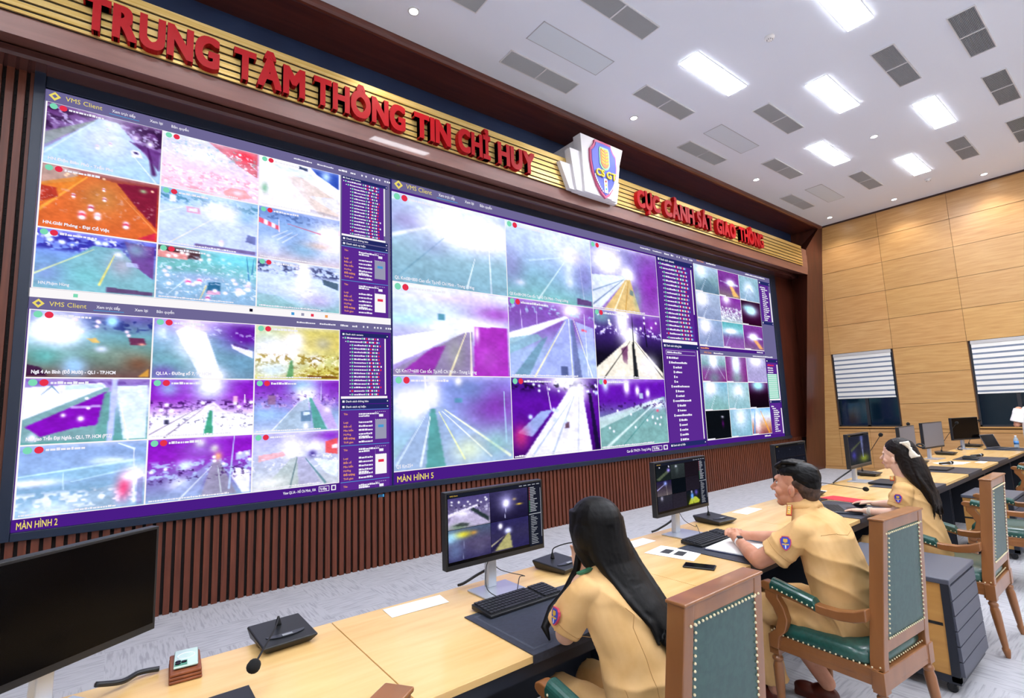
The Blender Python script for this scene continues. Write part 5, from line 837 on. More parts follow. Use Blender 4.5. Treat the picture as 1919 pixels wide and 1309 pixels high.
t = thing('smartphone', 'mint green smartphone with triple camera lying on the brown wallet', 'phone', (.238, 2.335, .789), math.radians(-6))
MINT = mat('phone_mint', '#b7d3c6', .2, coat=.5)
MB().box(-.0375, .0375, -.077, .077, 0, .009).build('phone_body', MINT, t, world=False, bevel=.004)
MB().box(-.034, .004, -.072, -.034, .009, .012).build('camera_plate', mat('phone_green', '#4f8f78', .25), t, world=False, bevel=.002)
for a, b_ in ((-.024, -.062), (-.024, -.043), (-.006, -.052)): MB().lathe([(.0085, .012), (.0085, .0145), (.005, .015), (.001, .015)], (a, b_, 0), 14).build('camera_lens', GLOSS, t, world=False)
mb = MB().tube([(.027*math.cos(2*PI*k/28), .012+.027*math.sin(2*PI*k/28), .0092) for k in range(29)], .0012, 6); mb.build('magnet_ring', WHITE, t, world=False)
MB().box(-.06, .06, -.09, .09, .0, .018).build('black_box', BLACK, label='black box edge at the bottom picture border below the microphone', cat='box', bevel=.003)
bpy.data.objects['black_box'].location = (.33, 1.93, .7515)
t = thing('folder', 'red folder with white sheets beside the right hand of the woman with the bow', 'folder', (5.19, 1.93, .7515), math.radians(-12))
MB().box(-.085, .12, -.19, .16, 0, .006).build('sheets', PAPER, t, world=False); MB().box(-.09, .105, -.17, .17, .006, .010).build('cover', mat('folder_red', '#d0293c', .45), t, world=False, bevel=.001)
sheet('name_card', 'white paper behind the neck of the man near the flat microphone', 'paper', [(5.30, 2.20), (5.62, 2.24), (5.60, 2.38), (5.28, 2.35)])
sheet('tablet', 'dark flat tablet lying behind the green laptop lid', 'tablet', [(4.98, 2.06), (5.13, 2.05), (5.15, 2.13), (5.0, 2.14)], BLACK, th=.008)
sheet('printed_sheet', 'larger white sheet on the desk behind the bow with a microphone on it', 'paper', [(8.55, 1.98), (8.75, 1.82), (9.05, 1.80), (9.05, 2.0), (8.75, 2.14)])
sheet('printed_sheet', 'white strip of paper in front of the desk phone mat', 'paper', [(9.0, 1.66), (9.22, 1.66), (9.26, 1.74), (9.04, 1.76)])
def handmic(x, y, rz, label):
    t = thing('handheld_microphone', label, 'microphone', (x, y, .755), rz, 'handheld microphones')
    MB().tube([(-.11, 0, .02), (0, 0, .02), (.05, 0, .02)], [.013, .015, .018], 12).build('mic_handle', BLACK, t, world=False, smooth=True)
    MB().tube([(.05, 0, .02), (.06, 0, .02)], [.02, .02], 12).build('silver_collar', ALU, t, world=False, smooth=True)
    MB().ell((.085, 0, .022), (.028, .022, .022), 12, 8).build('mic_grille', BLACKM, t, world=False, smooth=True)
handmic(8.58, 1.95, math.radians(-25), 'handheld microphone lying on the white sheets behind the bow')
handmic(9.86, 1.88, math.radians(-25), 'handheld microphone lying on the far desk mat')
t = thing('desk_phone', 'black wedge shaped device lying on the far desk mat', 'desk phone', (9.5, 1.88, .7555), .1)
MB().prism([(-.08, 0), (.08, 0), (.08, .04), (-.08, .012)], -.13, .1).build('phone_base', BLACK, t, world=False, bevel=.004); MB().box(-.12, -.08, -.07, .07, .03, .05).build('handset', BLACK, t, world=False, bevel=.008)
for x, y, s in ((11.86, 2.02, 'left one beside the open laptop'), (11.70, 1.72, 'right one beside the person in white')):
    t = thing('water_bottle', 'small clear water bottle with blue label, '+s, 'bottle', (x, y, .751), group='water bottles at the far end')
    CLR = mat('bottle_plastic', '#c8dcea', .1); CLR.node_tree.nodes['Principled BSDF'].inputs['Transmission Weight'].default_value = .6
    MB().lathe([(.001, 0), (.03, .0), (.032, .01), (.032, .13), (.026, .155), (.013, .175), (.013, .19)], n=16).build('bottle_body', CLR, t, world=False, smooth=True)
    MB().lathe([(.0325, .06), (.0325, .115)], n=16).build('bottle_label', mat('label_blue', '#3f7fc0', .4), t, world=False, smooth=True)
    MB().lathe([(.014, .188), (.014, .205), (.001, .206)], n=14).build('bottle_cap', WHITE, t, world=False)
# ================================================================ CHAIRS
CW = mat('chair_wood', '#7d4f2b', .3, noise=.9, col2='#996338', scale=(9, 9, 2), coat=.3)
LG = mat('green_leather', '#1f4a42', .28, noise=.5, col2='#275850', scale=(50, 50, 50), coat=.2, bump=.04)
LGB = mat('green_leather_back', '#2c4a48', .4, noise=.5, col2='#345450', scale=(40, 40, 40))
BRS = mat('brass_nails', '#efe3bd', .3, metal=.5)
def chair():
    t = thing('armchair', 'x', 'armchair', group='green leather armchairs with carved wood frames')
    P_ = lambda mb, n, m_, **k: mb.build(n, m_, t, world=False, **k)
    bt = lambda z: -.235-.05*max(0, (z-.45))/.63-.0*z      # y of the back frame centre at height z
    hw = lambda z: .250-.034*(z-.45)/.63
    # back frame: two stiles, top rail, lower rail as one joined frame
    mb = MB()
    for s in (-1, 1):
        rings = []
        for z in (.34, .47, .6, .8, 1.0, 1.085):
            x0, x1 = s*(hw(z)-.048), s*hw(z); y = bt(z); rings.append([(x0, y-.026, z), (x1, y-.026, z), (x1, y+.034, z), (x0, y+.034, z)] if s > 0 else [(x1, y-.026, z), (x0, y-.026, z), (x0, y+.034, z), (x1, y+.034, z)])
        mb.loft(rings)
    for z0, z1 in ((1.035, 1.088), (.50, .555), (.34, .40)):
        w_ = hw(z0)-.046; mb.loft([[(-w_, bt(z)-.024, z), (w_, bt(z)-.024, z), (w_, bt(z)+.03, z), (-w_, bt(z)+.03, z)] for z in (z0, z1)])
    w_ = hw(1.08)+.004; mb.box(-w_, w_, bt(1.08)-.031, bt(1.08)+.038, 1.083, 1.094)
    P_(mb, 'back_frame', CW, bevel=.004)
    for side, m_, yo, n in ((1, LG, .012, 'back_cushion'), (-1, LGB, -.022, 'back_panel')):
        rings = []
        for z in (.553, .57, .8, 1.02, 1.037):
            w_ = hw(z)-.047; y = bt(z)+yo; e = 0 if z in (.553, 1.037) else (.012 if side > 0 else .0015)
            rings.append([(-w_, y, z), (w_, y, z), (w_, y+side*e*.8, z), (w_*.6, y+side*e*1.8, z), (-w_*.6, y+side*e*1.8, z), (-w_, y+side*e*.8, z)])
        P_(MB().loft(rings), n, m_, smooth=False)
    # seat
    r_ = []
    for z, e in ((.435, 0), (.45, .006), (.475, .004), (.495, -.012), (.507, -.05), (.510, -.11)):
        rr = []
        for k in range(28):
            a = 2*PI*k/28; c_, s_ = math.cos(a), math.sin(a); q = (abs(c_)**6+abs(s_)**6)**(-1/6)
            rr.append(((.262+e)*c_*q, .01+(.245+e)*s_*q, z))
        r_.append(rr)
    P_(MB().loft(r_), 'seat', LG, smooth=True)
    mb = MB()
    mb.box(-.265, .265, .225, .265, .36, .435); mb.box(-.265, .265, -.26, -.225, .36, .43)
    for s in (-1, 1): mb.box(s*.265-.02*s-.02, s*.265-.02*s+.02, -.24, .24, .36, .435)
    for s in (-1, 1): mb.box(s*.262-.008*s-.012, s*.262-.008*s+.012, -.23, .23, .385, .412)
    mb.box(-.235, .235, .26, .27, .385, .412)
    P_(mb, 'seat_rail', CW, bevel=.005)
    # legs
    for s in (-1, 1):
        mb = MB(); mb.box(s*.243-.027, s*.243+.027, .222, .272, .335, .43)
        mb.lathe([(.024, .335), (.018, .325), (.027, .315), (.027, .305), (.02, .295), (.026, .27), (.024, .2), (.018, .08), (.016, .06), (.021, .05), (.02, .035), (.012, .0)], (s*.243, .247, 0), 14); P_(mb, 'leg', CW, bevel=.002)
        mb = MB(); mb.box(s*.243-.027, s*.243+.027, -.265, -.212, .335, .43)
        pts = [(.022, .335), (.018, .325), (.026, .315), (.026, .305), (.021, .295), (.026, .27), (.024, .2), (.018, .08), (.016, .06), (.021, .05), (.02, .035), (.012, .0)]
        rings = [[(s*(.243+.02*(.33-z))+r*math.cos(2*PI*k/14), -.238-.12*(.33-z)+r*math.sin(2*PI*k/14), z) for k in range(14)] for r, z in pts]
        P_(mb.loft(rings), 'leg', CW, bevel=.002)
    # armrests: scroll tip, dipping arm, curved front post, leather pad
    for s in (-1, 1):
        x = s*.262; mb = MB()
        prof = [(-.225, .692), (-.17, .668), (-.10, .652), (-.02, .652), (.08, .672), (.22, .700), (.262, .704), (.285, .694), (.29, .674), (.27, .660), (.24, .655), (.08, .634), (-.02, .612), (-.10, .608), (-.17, .618), (-.225, .638)]
        mb.prism(prof[::-1] if s > 0 else prof[::-1], x-.026, x+.026)
        post = [(.262, .665), (.262, .62), (.225, .575), (.205, .53), (.222, .47), (.262, .435), (.262, .37), (.215, .37), (.205, .43), (.168, .47), (.152, .53), (.168, .59), (.195, .63), (.19, .665)]
        mb.prism(post, x-.022, x+.022); P_(mb, 'armrest', CW, bevel=.006)
        pad = []
        for y, z in ((-.0, .650), (.01, .658), (.08, .674), (.2, .700), (.218, .703), (.226, .694)):
            pad.append([(x+.031*math.cos(PI*k/8)*1.0, y, z+(.022*math.sin(PI*k/8)) if y not in (-.0, .226) else z+.008*math.sin(PI*k/8)) for k in range(9)]+[(x-.03, y, z-.026), (x+.03, y, z-.026)])
        P_(MB().loft(pad), 'arm_pad', LG, smooth=False)
    # brass nails
    mb = MB(); stud = lambda p: mb.ell(p, .0046, 6, 4)
    for s, n in ((-1, 22), (1, 22)):
        for k in range(n+1):
            z = .565+(1.025-.565)*k/n; w_ = hw(z)-.054; stud((s*w_, bt(z)-.0275, z)); stud((s*w_, bt(z)+.0215, z))
    for k in range(20):
        x = -.19+.38*k/19
        for z in (1.028, .562): stud((x, bt(z)-.0275, z)); stud((x, bt(z)+.0215, z))
    for k in range(22):
        x = -.25+.5*k/21; stud((x, .262, .444)); stud((x, -.245, .444))
    for k in range(19):
        y = -.22+.46*k/18
        for s in (-1, 1): stud((s*.271, y, .444))
    for s in (-1, 1):
        for k in range(9):
            y = .01+.2*k/8; z = .636+(y)*.22
            for q in (-1, 1): stud((s*.262+q*.031, y, z))
    P_(mb, 'brass_nailheads', BRS, kind='stuff')
    return t
ch0 = chair()
cd = [(1.50, 1.225, 0, 'armchair under the long haired woman, its green back nearest the camera'), (3.04, 1.185, -5, 'armchair under the man, seen whole from behind'), (4.75, 1.125, 0, 'armchair behind the woman with the hair bow'),
      (.150, 1.165, 35, 'armchair showing only its top corner at the bottom edge'), (6.33, 1.03, 2, 'armchair whose seat is cut by the right edge, nearest of the empty ones'), (7.86, .80, 0, 'second empty armchair at the right edge, only its arm in view'), (9.52, 1.16, 0, 'farthest empty armchair at the right edge by the person in white')]
for k, (x, y, r_, s) in enumerate(cd):
    o = ch0 if k == 0 else copy_tree(ch0); place(o, (x, y, 0), math.radians(r_)); o['label'] = 'green leather '+s
# ================================================================ ROLLING PEDESTALS
GT = mat('pedestal_grey', '#4c4f5c', .5); OAKC = mat('pedestal_oak', '#b98545', .4, noise=.9, col2='#c8954f', scale=(3, 3, 20))
def pedestal(x0, y0, w_, d, h, label):
    t = thing('drawer_pedestal', label, 'cabinet', (x0, y0, 0), group='rolling cabinets at right angles to the desks')
    P_ = lambda mb, n, m_, **k: mb.build(n, m_, t, world=False, **k)
    P_(MB().box(-.005, w_+.005, -.005, d, h-.03, h), 'cabinet_top', GT, bevel=.006)
    P_(MB().box(.008, w_-.008, .03, d-.01, .10, h-.03), 'cabinet_body', OAKC)
    mb = MB(); mb.box(0, .03, .0, .04, .07, h-.03); mb.box(w_-.03, w_, .0, .04, .07, h-.03); mb.box(0, w_, 0, d, .06, .10); P_(mb, 'dark_frame', DKBLUE)
    mb = MB(); n = 6; st = (h-.14)/n
    for k in range(n): z = .105+k*st; mb.prism([(-.020+.003*k, z), (.02, z), (.02, z+st-.007), (-.017+.003*k, z+st-.007)], .012, w_-.002)
    P_(mb, 'louvred_end', GT)
    P_(MB().box(.004, .009, .05, d-.01, .36, .375), 'drawer_gap', BLACKM)
    for a, b_ in ((.04, .05), (w_-.04, .05), (.04, d-.06), (w_-.04, d-.06)):
        mb = MB(); mb.lathe([(.001, -.012), (.024, -.012), (.027, -.006), (.027, .006), (.024, .012), (.001, .012)], (a, b_, .027), 14, 0, Matrix.Rotation(PI/2, 3, 'Y')); mb.box(a-.018, a+.018, b_-.012, b_+.012, .03, .062); P_(mb, 'caster', BLACK)
    return t
pedestal(3.74, .915, .56, .62, .62, 'grey topped oak cabinet with louvred end standing right of the man')
pedestal(7.13, 1.14, .62, .40, .60, 'grey topped oak cabinet under the desk past the woman with the bow')
pedestal(10.5, 1.14, .62, .40, .62, 'farthest grey topped oak cabinet by the person in white')
# ================================================================ PEOPLE
from mathutils import noise as mnoise
SKIN = mat('skin', '#c4876a', .5, noise=.5, col2='#cf967a', scale=(12, 12, 12), sub=.08)
SKINF = mat('skin_fair', '#e3b59d', .5, noise=.5, col2='#e9bfa8', scale=(12, 12, 12), sub=.08)
TAN = mat('uniform_tan', '#d3a668', .85, noise=.7, col2='#e0b67c', scale=(9, 9, 9))
HAIR = mat('black_hair', '#030304', .46, spec=.22, noise=.8, col2='#09090b', scale=(60, 60, 4), bump=.12)
HAIRB = mat('dark_brown_hair', '#0c0808', .48, spec=.25, noise=.8, col2='#1a1110', scale=(60, 60, 4), bump=.35)
LIPM = mat('lips', '#b56660', .45); EYEW = mat('eye_white', '#e8e4e0', .3); EYED = mat('eye_dark', '#120c0a', .2); BROWM = mat('eyebrow', '#1c1412', .7)
def blob(name, prims, m_, parent, vox=.006, sm=4, wrinkle=0, wsc=9, label=None, dec=None):
    """one continuous skin grown over overlapping solids"""
    mb = MB()
    for p in prims:
        if p[0] == 'e': mb.ell(p[1], p[2], 18, 12, rot=p[3] if len(p) > 3 else None)
        elif p[0] == 't': mb.tube(p[1], p[2], 16)
        elif p[0] == 'c':
            for q, r in zip(p[1], p[2]): mb.ell(q, r, 14, 10)
            mb.tube(p[1], p[2], 16)
        elif p[0] == 'l': mb.loft([[(cx+hw_*math.cos(2*PI*k/28)*1.0, cy+hd*math.sin(2*PI*k/28)+tl*math.cos(2*PI*k/28), cz) for k in range(28)] for cx, cy, cz, hw_, hd, tl in [(*q, 0) if len(q) == 5 else q for q in p[1]]])
    o = mb.build(name, m_, None)
    bm = bmesh.new(); bm.from_mesh(o.data); bmesh.ops.recalc_face_normals(bm, faces=bm.faces); bm.to_mesh(o.data); bm.free()
    r = o.modifiers.new('r', 'REMESH'); r.mode = 'VOXEL'; r.voxel_size = vox
    s = o.modifiers.new('s', 'SMOOTH'); s.iterations = sm; s.factor = .5
    bpy.context.view_layer.update(); me = bpy.data.meshes.new_from_object(o.evaluated_get(bpy.context.evaluated_depsgraph_get()))
    bpy.data.objects.remove(o)
    if wrinkle:
        me.update(); nn = [v.normal.copy() for v in me.vertices]
        for v, n_ in zip(me.vertices, nn):
            c = v.co; q = mnoise.noise(Vector((c.x*wsc*.8+c.z*wsc*.5, c.y*wsc*.8, c.z*wsc*.9-c.y*wsc*.5))); q2 = mnoise.noise(Vector((c.x*wsc*2+5, c.y*wsc*2, c.z*wsc*2)))
            f = max(0, 1-abs(q)*3.2)**2; v.co = c+n_*wrinkle*(f*.9+q2*.25-.2)
    me.polygons.foreach_set('use_smooth', [True]*len(me.polygons)); me.materials.clear(); me.materials.append(m_)
    me.name = name; o = bpy.data.objects.new(name, me); C.objects.link(o); o.parent = parent; o.matrix_parent_inverse = parent.matrix_world.inverted()
    if label: o['label'] = label
    return o
def finger(pts, r0=.0085): 
    n = len(pts); return ('c', pts, [r0*(1-.22*i/(n-1)) for i in range(n)])
def hand(wr, fwd, side, nrm, curl=.25, spread=.15, s=1.0, thumb=1, lens=(.9, 1, .94, .74)):
    """palm with four bent fingers and a thumb. fwd: to the fingertips, side: towards the thumb, nrm: back of the hand"""
    wr, fwd, side, nrm = [Vector(q) for q in (wr, fwd, side, nrm)]; fwd.normalize(); side = (side-fwd*side.dot(fwd)).normalized(); nrm = fwd.cross(side) if fwd.cross(side).dot(nrm) > 0 else side.cross(fwd)
    P_ = []; palm = wr+fwd*.045*s
    P_.append(('t', [wr-fwd*.01, wr+fwd*.03*s, wr+fwd*.075*s, wr+fwd*.09*s], [(.024*s, .017*s)]*1+[(.036*s, .015*s), (.040*s, .013*s), (.036*s, .011*s)]) if False else ('e', palm, .001))
    for k in range(4):
        o = (1.5-k)*.0195*s; base = wr+fwd*.082*s+side*o-nrm*.001; P_.append(('c', [wr+fwd*.012*s+side*o*.5, base], [.0135*s, .0115*s]))
        L = .082*s*lens[k]; d = (fwd+side*(1.5-k)*spread*.4).normalized(); a = 0; pts = [base]; p = base.copy()
        for j, f in enumerate((.45, .3, .25)):
            a += curl*(1.0 if j else .7); p = p+(d*math.cos(a)-nrm*math.sin(a))*L*f; pts.append(p.copy())
        P_.append(finger(pts, .0092*s))
    tb = wr+fwd*.028*s+side*.026*s*thumb; t1 = tb+fwd*.028*s+side*.020*s*thumb-nrm*.006; t2 = t1+fwd*.03*s+side*.006*s*thumb-nrm*.008
    P_.append(('c', [wr+fwd*.01*s+side*.01*thumb, tb, t1, t2], [.014*s, .0125*s, .0105*s, .0085*s]))
    return P_
def face(t, x0, y, z, s=1.0, fem=False, yaw=0):
    """eyes, brows and lips set on the head; (y,z) is the point between the eyes on the face front"""
    Rz = Matrix.Rotation(yaw, 3, 'Z')
    def L(dx, dy, dz): q = Rz @ Vector((dx*s, dy*s, dz*s)); return (x0+q.x, y+q.y, z+q.z)
    for sd in (-1, 1):
        e = MB().ell(L(sd*.031, -.011, 0), (.0135*s, .010*s, .0075*s), 12, 8).build('eye', EYEW, t, smooth=True)
        MB().ell(L(sd*.031, -.0035, 0), (.006*s, .004*s, .0062*s), 10, 6).build('iris', EYED, e, smooth=True)
        MB().tube([L(sd*.014, .006, .016), L(sd*.032, .005, .021), L(sd*.050, -.010, .017)], [.0022, .0034, .0018], 6).build('eyebrow', BROWM, t, smooth=True)
        if fem or True: MB().tube([L(sd*.018, -.001, .004), L(sd*.031, .000, .0085), L(sd*.046, -.011, .004)], .0014, 5).build('upper_lash', EYED, e, smooth=True)
def patch(t, c, n, s=.03):
    """shield shoulder patch: blue field, pink rim, yellow device"""
    n = Vector(n).normalized(); u = Vector((0, 0, 1)).cross(n).normalized(); v = n.cross(u); c = Vector(c)
    def pr(mb, pts, a, b, mi): k = len(pts); mb.add([c+u*p[0]*s+v*p[1]*s+n*(a-abs(p[0])**2*.006) for p in pts]+[c+u*p[0]*s+v*p[1]*s+n*(b-abs(p[0])**2*.006) for p in pts], [tuple(range(k))[::-1], tuple(range(k, 2*k))]+[(i, (i+1) % k, k+(i+1) % k, k+i) for i in range(k)], mi)
    sh = shield(1, 0, 0); mb = MB(); pr(mb, [(a*1.15, b) for a, b in sh], -.006, .003, 0); pr(mb, [(a*1.0, b*.87) for a, b in sh], .002, .0042, 1)
    pr(mb, [(-.28, .62), (.28, .62), (.3, .2), (0, -.0), (-.3, .2)], .0035, .0052, 2); pr(mb, [(-.5, -.1), (.5, -.1), (.42, -.26), (-.42, -.26)], .0035, .0052, 2); pr(mb, [(-.1, -.3), (.1, -.3), (.06, -.8), (-.06, -.8)], .0035, .0052, 3)
    mb.build('shoulder_patch', [mat('patch_pink', '#c8405c', .6), mat('patch_blue', '#2b3fb0', .6), mat('patch_yellow', '#c9a23a', .6), mat('patch_white', '#c8d4ec', .6)], t)
def epaulette(t, a, b, w_=.02):
    a, b = Vector(a), Vector(b); d = (b-a).normalized(); sd = d.cross(Vector((0, 0, 1))).normalized(); n = sd.cross(d); mb = MB()
    def bar(t0, t1, ww, h, mi): p, q = a+(b-a)*t0, a+(b-a)*t1; vs = [p-sd*ww, p+sd*ww, q+sd*ww, q-sd*ww]; mb.add([v+n*0 for v in vs]+[v+n*h for v in vs], [(3, 2, 1, 0), (4, 5, 6, 7), (0, 1, 5, 4), (1, 2, 6, 5), (2, 3, 7, 6), (3, 0, 4, 7)], mi)
    bar(0, 1, w_, .006, 0); bar(.03, .97, w_*.72, .0075, 1)
    for k in (.2, .4, .6): mb.ell(a+(b-a)*k+n*.009, (.005, .005, .003), 8, 5, 2)
    bar(.8, .9, w_*.7, .009, 2)
    mb.build('epaulette', [mat('epaulette_red', '#b03022', .6), mat('epaulette_gold', '#c79a3c', .5), mat('epaulette_silver', '#e8dcc0', .35, metal=.6)], t)
def arm(pts, rad): return ('c', pts, rad)

from mathutils.bvhtree import BVHTree
SEAM = mat('seam_stitch', '#bd9058', .85)
def seams(t, lines, r=.0012, name='seams'):
    """stitched seams laid along the garment surface"""
    sh = [c for c in t.children if c.name.startswith('shirt')][0]; bv = BVHTree.FromPolygons([v.co for v in sh.data.vertices], [p.vertices for p in sh.data.polygons]); mb = MB()
    for ln in lines:
        out = []
        for i in range(len(ln)-1):
            for k in range(10):
                p = Vector(ln[i]).lerp(Vector(ln[i+1]), k/10); h = bv.find_nearest(p)
                if h[0] is not None: out.append(h[0]+h[1]*r*.4)
        if len(out) > 2: mb.tube(out, r, 5)
    mb.build(name, SEAM, sh, smooth=True)
def hem(p, d, r, n=16):
    d = Vector(d).normalized(); a = d.orthogonal().normalized(); b = d.cross(a); return [tuple(Vector(p)+a*r*math.cos(2*PI*k/n)+b*r*math.sin(2*PI*k/n)) for k in range(n+1)]
# ---------------------------------------------------------------- the man (facing the wall, forearms on the desk)
x0 = 3.03
t = thing('person', 'person with short black hair in a tan short-sleeved uniform, hands clasped on a white notebook', 'person', (3.0, 1.2, 0))
body = [('e', (x0, 1.345, 1.222), (.076, .097, .086)), ('e', (x0, 1.400, 1.172), (.062, .072, .080)), ('e', (x0, 1.412, 1.112), (.056, .058, .046)), ('e', (x0, 1.452, 1.082), (.028, .024, .022)),
  ('t', [(x0, 1.463, 1.208), (x0, 1.480, 1.180), (x0, 1.499, 1.158), (x0, 1.490, 1.147)], [.009, .011, .014, .012]), ('e', (x0-.012, 1.480, 1.150), (.009, .010, .008)), ('e', (x0+.012, 1.480, 1.150), (.009, .010, .008)),
  ('e', (x0, 1.452, 1.218), (.054, .020, .018)), ('e', (x0, 1.470, 1.116), (.026, .014, .017)), ('e', (x0-.034, 1.436, 1.148), (.030, .030, .030)), ('e', (x0+.034, 1.436, 1.148), (.030, .030, .030)),
  ('t', [(x0, 1.30, .98), (x0, 1.335, 1.06), (x0, 1.37, 1.13)], [.066, .060, .058]),
  ('l', [(3.0, 1.18, .50, .14, .10), (3.0, 1.19, .70, .14, .105), (3.01, 1.23, .86, .16, .105), (x0, 1.275, .97, .16, .09), (x0, 1.30, 1.03, .09, .06)]),
  ('c', [(2.87, 1.29, .975), (2.835, 1.40, .865), (2.800, 1.497, .797)], [.058, .052, .046]), ('c', [(2.800, 1.497, .797), (2.90, 1.60, .803), (3.02, 1.715, .806), (3.055, 1.748, .806)], [.046, .043, .031, .028]),
  ('c', [(3.19, 1.29, .975), (3.25, 1.40, .87), (3.31, 1.51, .80)], [.058, .052, .046]), ('c', [(3.31, 1.51, .80), (3.295, 1.62, .806), (3.25, 1.735, .808), (3.235, 1.765, .808)], [.046, .043, .031, .028]),
  ('c', [(2.93, 1.20, .52), (2.90, 1.58, .50), (2.91, 1.55, .25), (2.92, 1.53, .10)], [.075, .06, .048, .040]), ('c', [(3.08, 1.20, .52), (3.12, 1.58, .50), (3.14, 1.46, .25), (3.15, 1.36, .11)], [.075, .06, .048, .040])]
for sd in (-1, 1):
    body += [('e', (x0+sd*.079, 1.360, 1.156), (.011, .023, .033), (0, 0, sd*.35)), ('e', (x0+sd*.086, 1.347, 1.166), (.008, .013, .024), (0, 0, sd*.5))]
# clasped hands: palms facing, fingers of each folded over the other
LH, RH = Vector((3.06, 1.755, .808)), Vector((3.23, 1.77, .808))
for W, Q, sx in ((LH, Vector((3.125, 1.815, .815)), 1), (RH, Vector((3.170, 1.825, .815)), -1)):
    body += [('c', [W, W+(Q-W)*.55, Q], [.027, .031, .029]), ('e', Q+Vector((0, 0, .006)), (.026, .036, .026))]
    for k in range(4):
        b0 = Q+Vector((sx*.004, .038-.020*k, .022-.003*k)); p1 = b0+Vector((sx*.030, .010, .010)); p2 = p1+Vector((sx*.022, .002, -.010)); p3 = p2+Vector((sx*.010, -.004, -.018))
        off = Vector((0, .004 if sx > 0 else -.006, .0)); body.append(finger([b0+off, p1+off, p2+off, p3+off], .0092))
    tb = Q+Vector((-sx*.010, -.022, .022)); body.append(finger([tb, tb+Vector((sx*.020, .014, .014)), tb+Vector((sx*.036, .034, .014))], .0108))
blob('body', body, SKIN, t, .0045, 3)
face(t, x0, 1.462, 1.192)
MB().ell((x0, 1.479, 1.121), (.021, .007, .0042), 12, 6).ell((x0, 1.478, 1.112), (.018, .007, .005), 12, 6).build('lips', LIPM, t, smooth=True)
for sd in (-1, 1): MB().ell((x0+sd*.089, 1.362, 1.156), (.003, .010, .016), 10, 8).build('ear_hollow', mat('ear_inner', '#b9755c', .6), t, smooth=True)
blob('hair', [('e', (x0, 1.345, 1.258), (.080, .106, .054)), ('e', (x0, 1.318, 1.232), (.081, .084, .072)), ('e', (x0, 1.405, 1.286), (.060, .050, .026), (.2, 0, 0)), ('e', (x0, 1.288, 1.195), (.064, .050, .050)), ('e', (x0, 1.436, 1.274), (.052, .022, .017))]+[('t', [(x0-.05+.1*k/9, 1.450, 1.280+.006*(k % 3)), (x0-.055+.11*k/9, 1.40, 1.312), (x0-.06+.12*k/9, 1.33, 1.306)], [.009, .011, .008]) for k in range(10)], HAIR, t, .004, 2, .002, 40)
blob('sideburn_fade', [('e', (x0, 1.332, 1.208), (.0788, .068, .060)), ('e', (x0, 1.300, 1.172), (.068, .056, .052)), ('e', (x0, 1.295, 1.14), (.056, .048, .045))], mat('hair_fade', '#2a1f1b', .8, noise=.8, col2='#5a4236', scale=(50, 50, 30)), t, .006, 2)
blob('shirt', [('l', [(3.0, 1.165, .50, .172, .125), (3.0, 1.17, .60, .172, .13), (3.0, 1.178, .72, .178, .137), (3.01, 1.208, .84, .190, .137), (3.02, 1.245, .94, .20, .125), (x0, 1.278, 1.01, .182, .106), (x0, 1.312, 1.052, .105, .082), (x0, 1.330, 1.076, .070, .066)]),
  ('e', (2.885, 1.283, .972), (.082, .080, .066)), ('e', (3.175, 1.283, .972), (.082, .080, .066)),
  ('t', [(2.87, 1.28, .98), (2.838, 1.355, .90), (2.815, 1.425, .838)], [.066, .075, .080]), ('t', [(3.19, 1.28, .98), (3.235, 1.36, .90), (3.275, 1.44, .845)], [.070, .077, .080]),
  ('t', [(x0, 1.315, 1.045), (x0, 1.345, 1.098)], [.078, .069])], TAN, t, .006, 9, .012, 6, label='tan uniform shirt')
blob('trousers', [('l', [(3.0, 1.165, .46, .165, .13), (3.0, 1.17, .56, .17, .135), (3.0, 1.17, .62, .165, .125)]), ('t', [(2.92, 1.18, .53), (2.90, 1.45, .53), (2.90, 1.60, .51)], [.095, .085, .075]), ('c', [(2.90, 1.60, .50), (2.905, 1.57, .34)], [.076, .072]), ('t', [(2.905, 1.57, .36), (2.92, 1.53, .13)], [.072, .070]),
  ('t', [(3.08, 1.18, .53), (3.12, 1.45, .53), (3.12, 1.60, .51)], [.095, .085, .075]), ('c', [(3.12, 1.60, .50), (3.13, 1.52, .34)], [.076, .068]), ('t', [(3.13, 1.53, .38), (3.14, 1.46, .29)], [.069, .066])], TAN, t, .008, 3, .006, 9, label='tan uniform trousers')
for px, py in ((2.92, 1.53), (3.155, 1.35)):
    blob('shoe', [('e', (px, py+.03, .05), (.042, .075, .046)), ('e', (px, py+.12, .04), (.045, .075, .034)), ('t', [(px, py-.04, .015), (px, py+.18, .015)], [.036, .038])], mat('shoe_brown', '#5a2418', .35), t, .006, 2)
MB().tube([(3.026+.0, 1.722, .808), (3.036, 1.732, .808)], [.0325, .0325], 20).build('watch_strap', WHITE, t, smooth=True)
MB().box(3.012, 3.046, 1.712, 1.742, .836, .846, rz=.75).build('watch_case', BLACK, t, bevel=.003)
seams(t, [hem((2.826, 1.392, .868), (-.02, .06, -.06), .10), hem((3.262, 1.405, .880), (.04, .08, -.06), .10),
  [(2.83, 1.16, .995), (2.92, 1.12, .985), (3.02, 1.10, .982), (3.12, 1.12, .985), (3.22, 1.16, .995)], [(3.02, 1.0, .98), (3.01, 1.0, .80), (3.0, 1.0, .62)]])
patch(t, (2.752, 1.322, .925), (-.88, -.30, .32), .034); epaulette(t, (2.845, 1.335, 1.046), (2.945, 1.372, 1.080), .013)
MB().loft([[(x0+r*math.cos(a)*1.0, 1.335+r*math.sin(a)*.98+(z-1.07)*.5, z+.016*math.sin(a)*-1) for a in [2*PI*k/24 for k in range(24)]] for r, z in ((.074, 1.055), (.079, 1.075), (.073, 1.100), (.066, 1.096))]).build('collar', TAN, t, smooth=True)
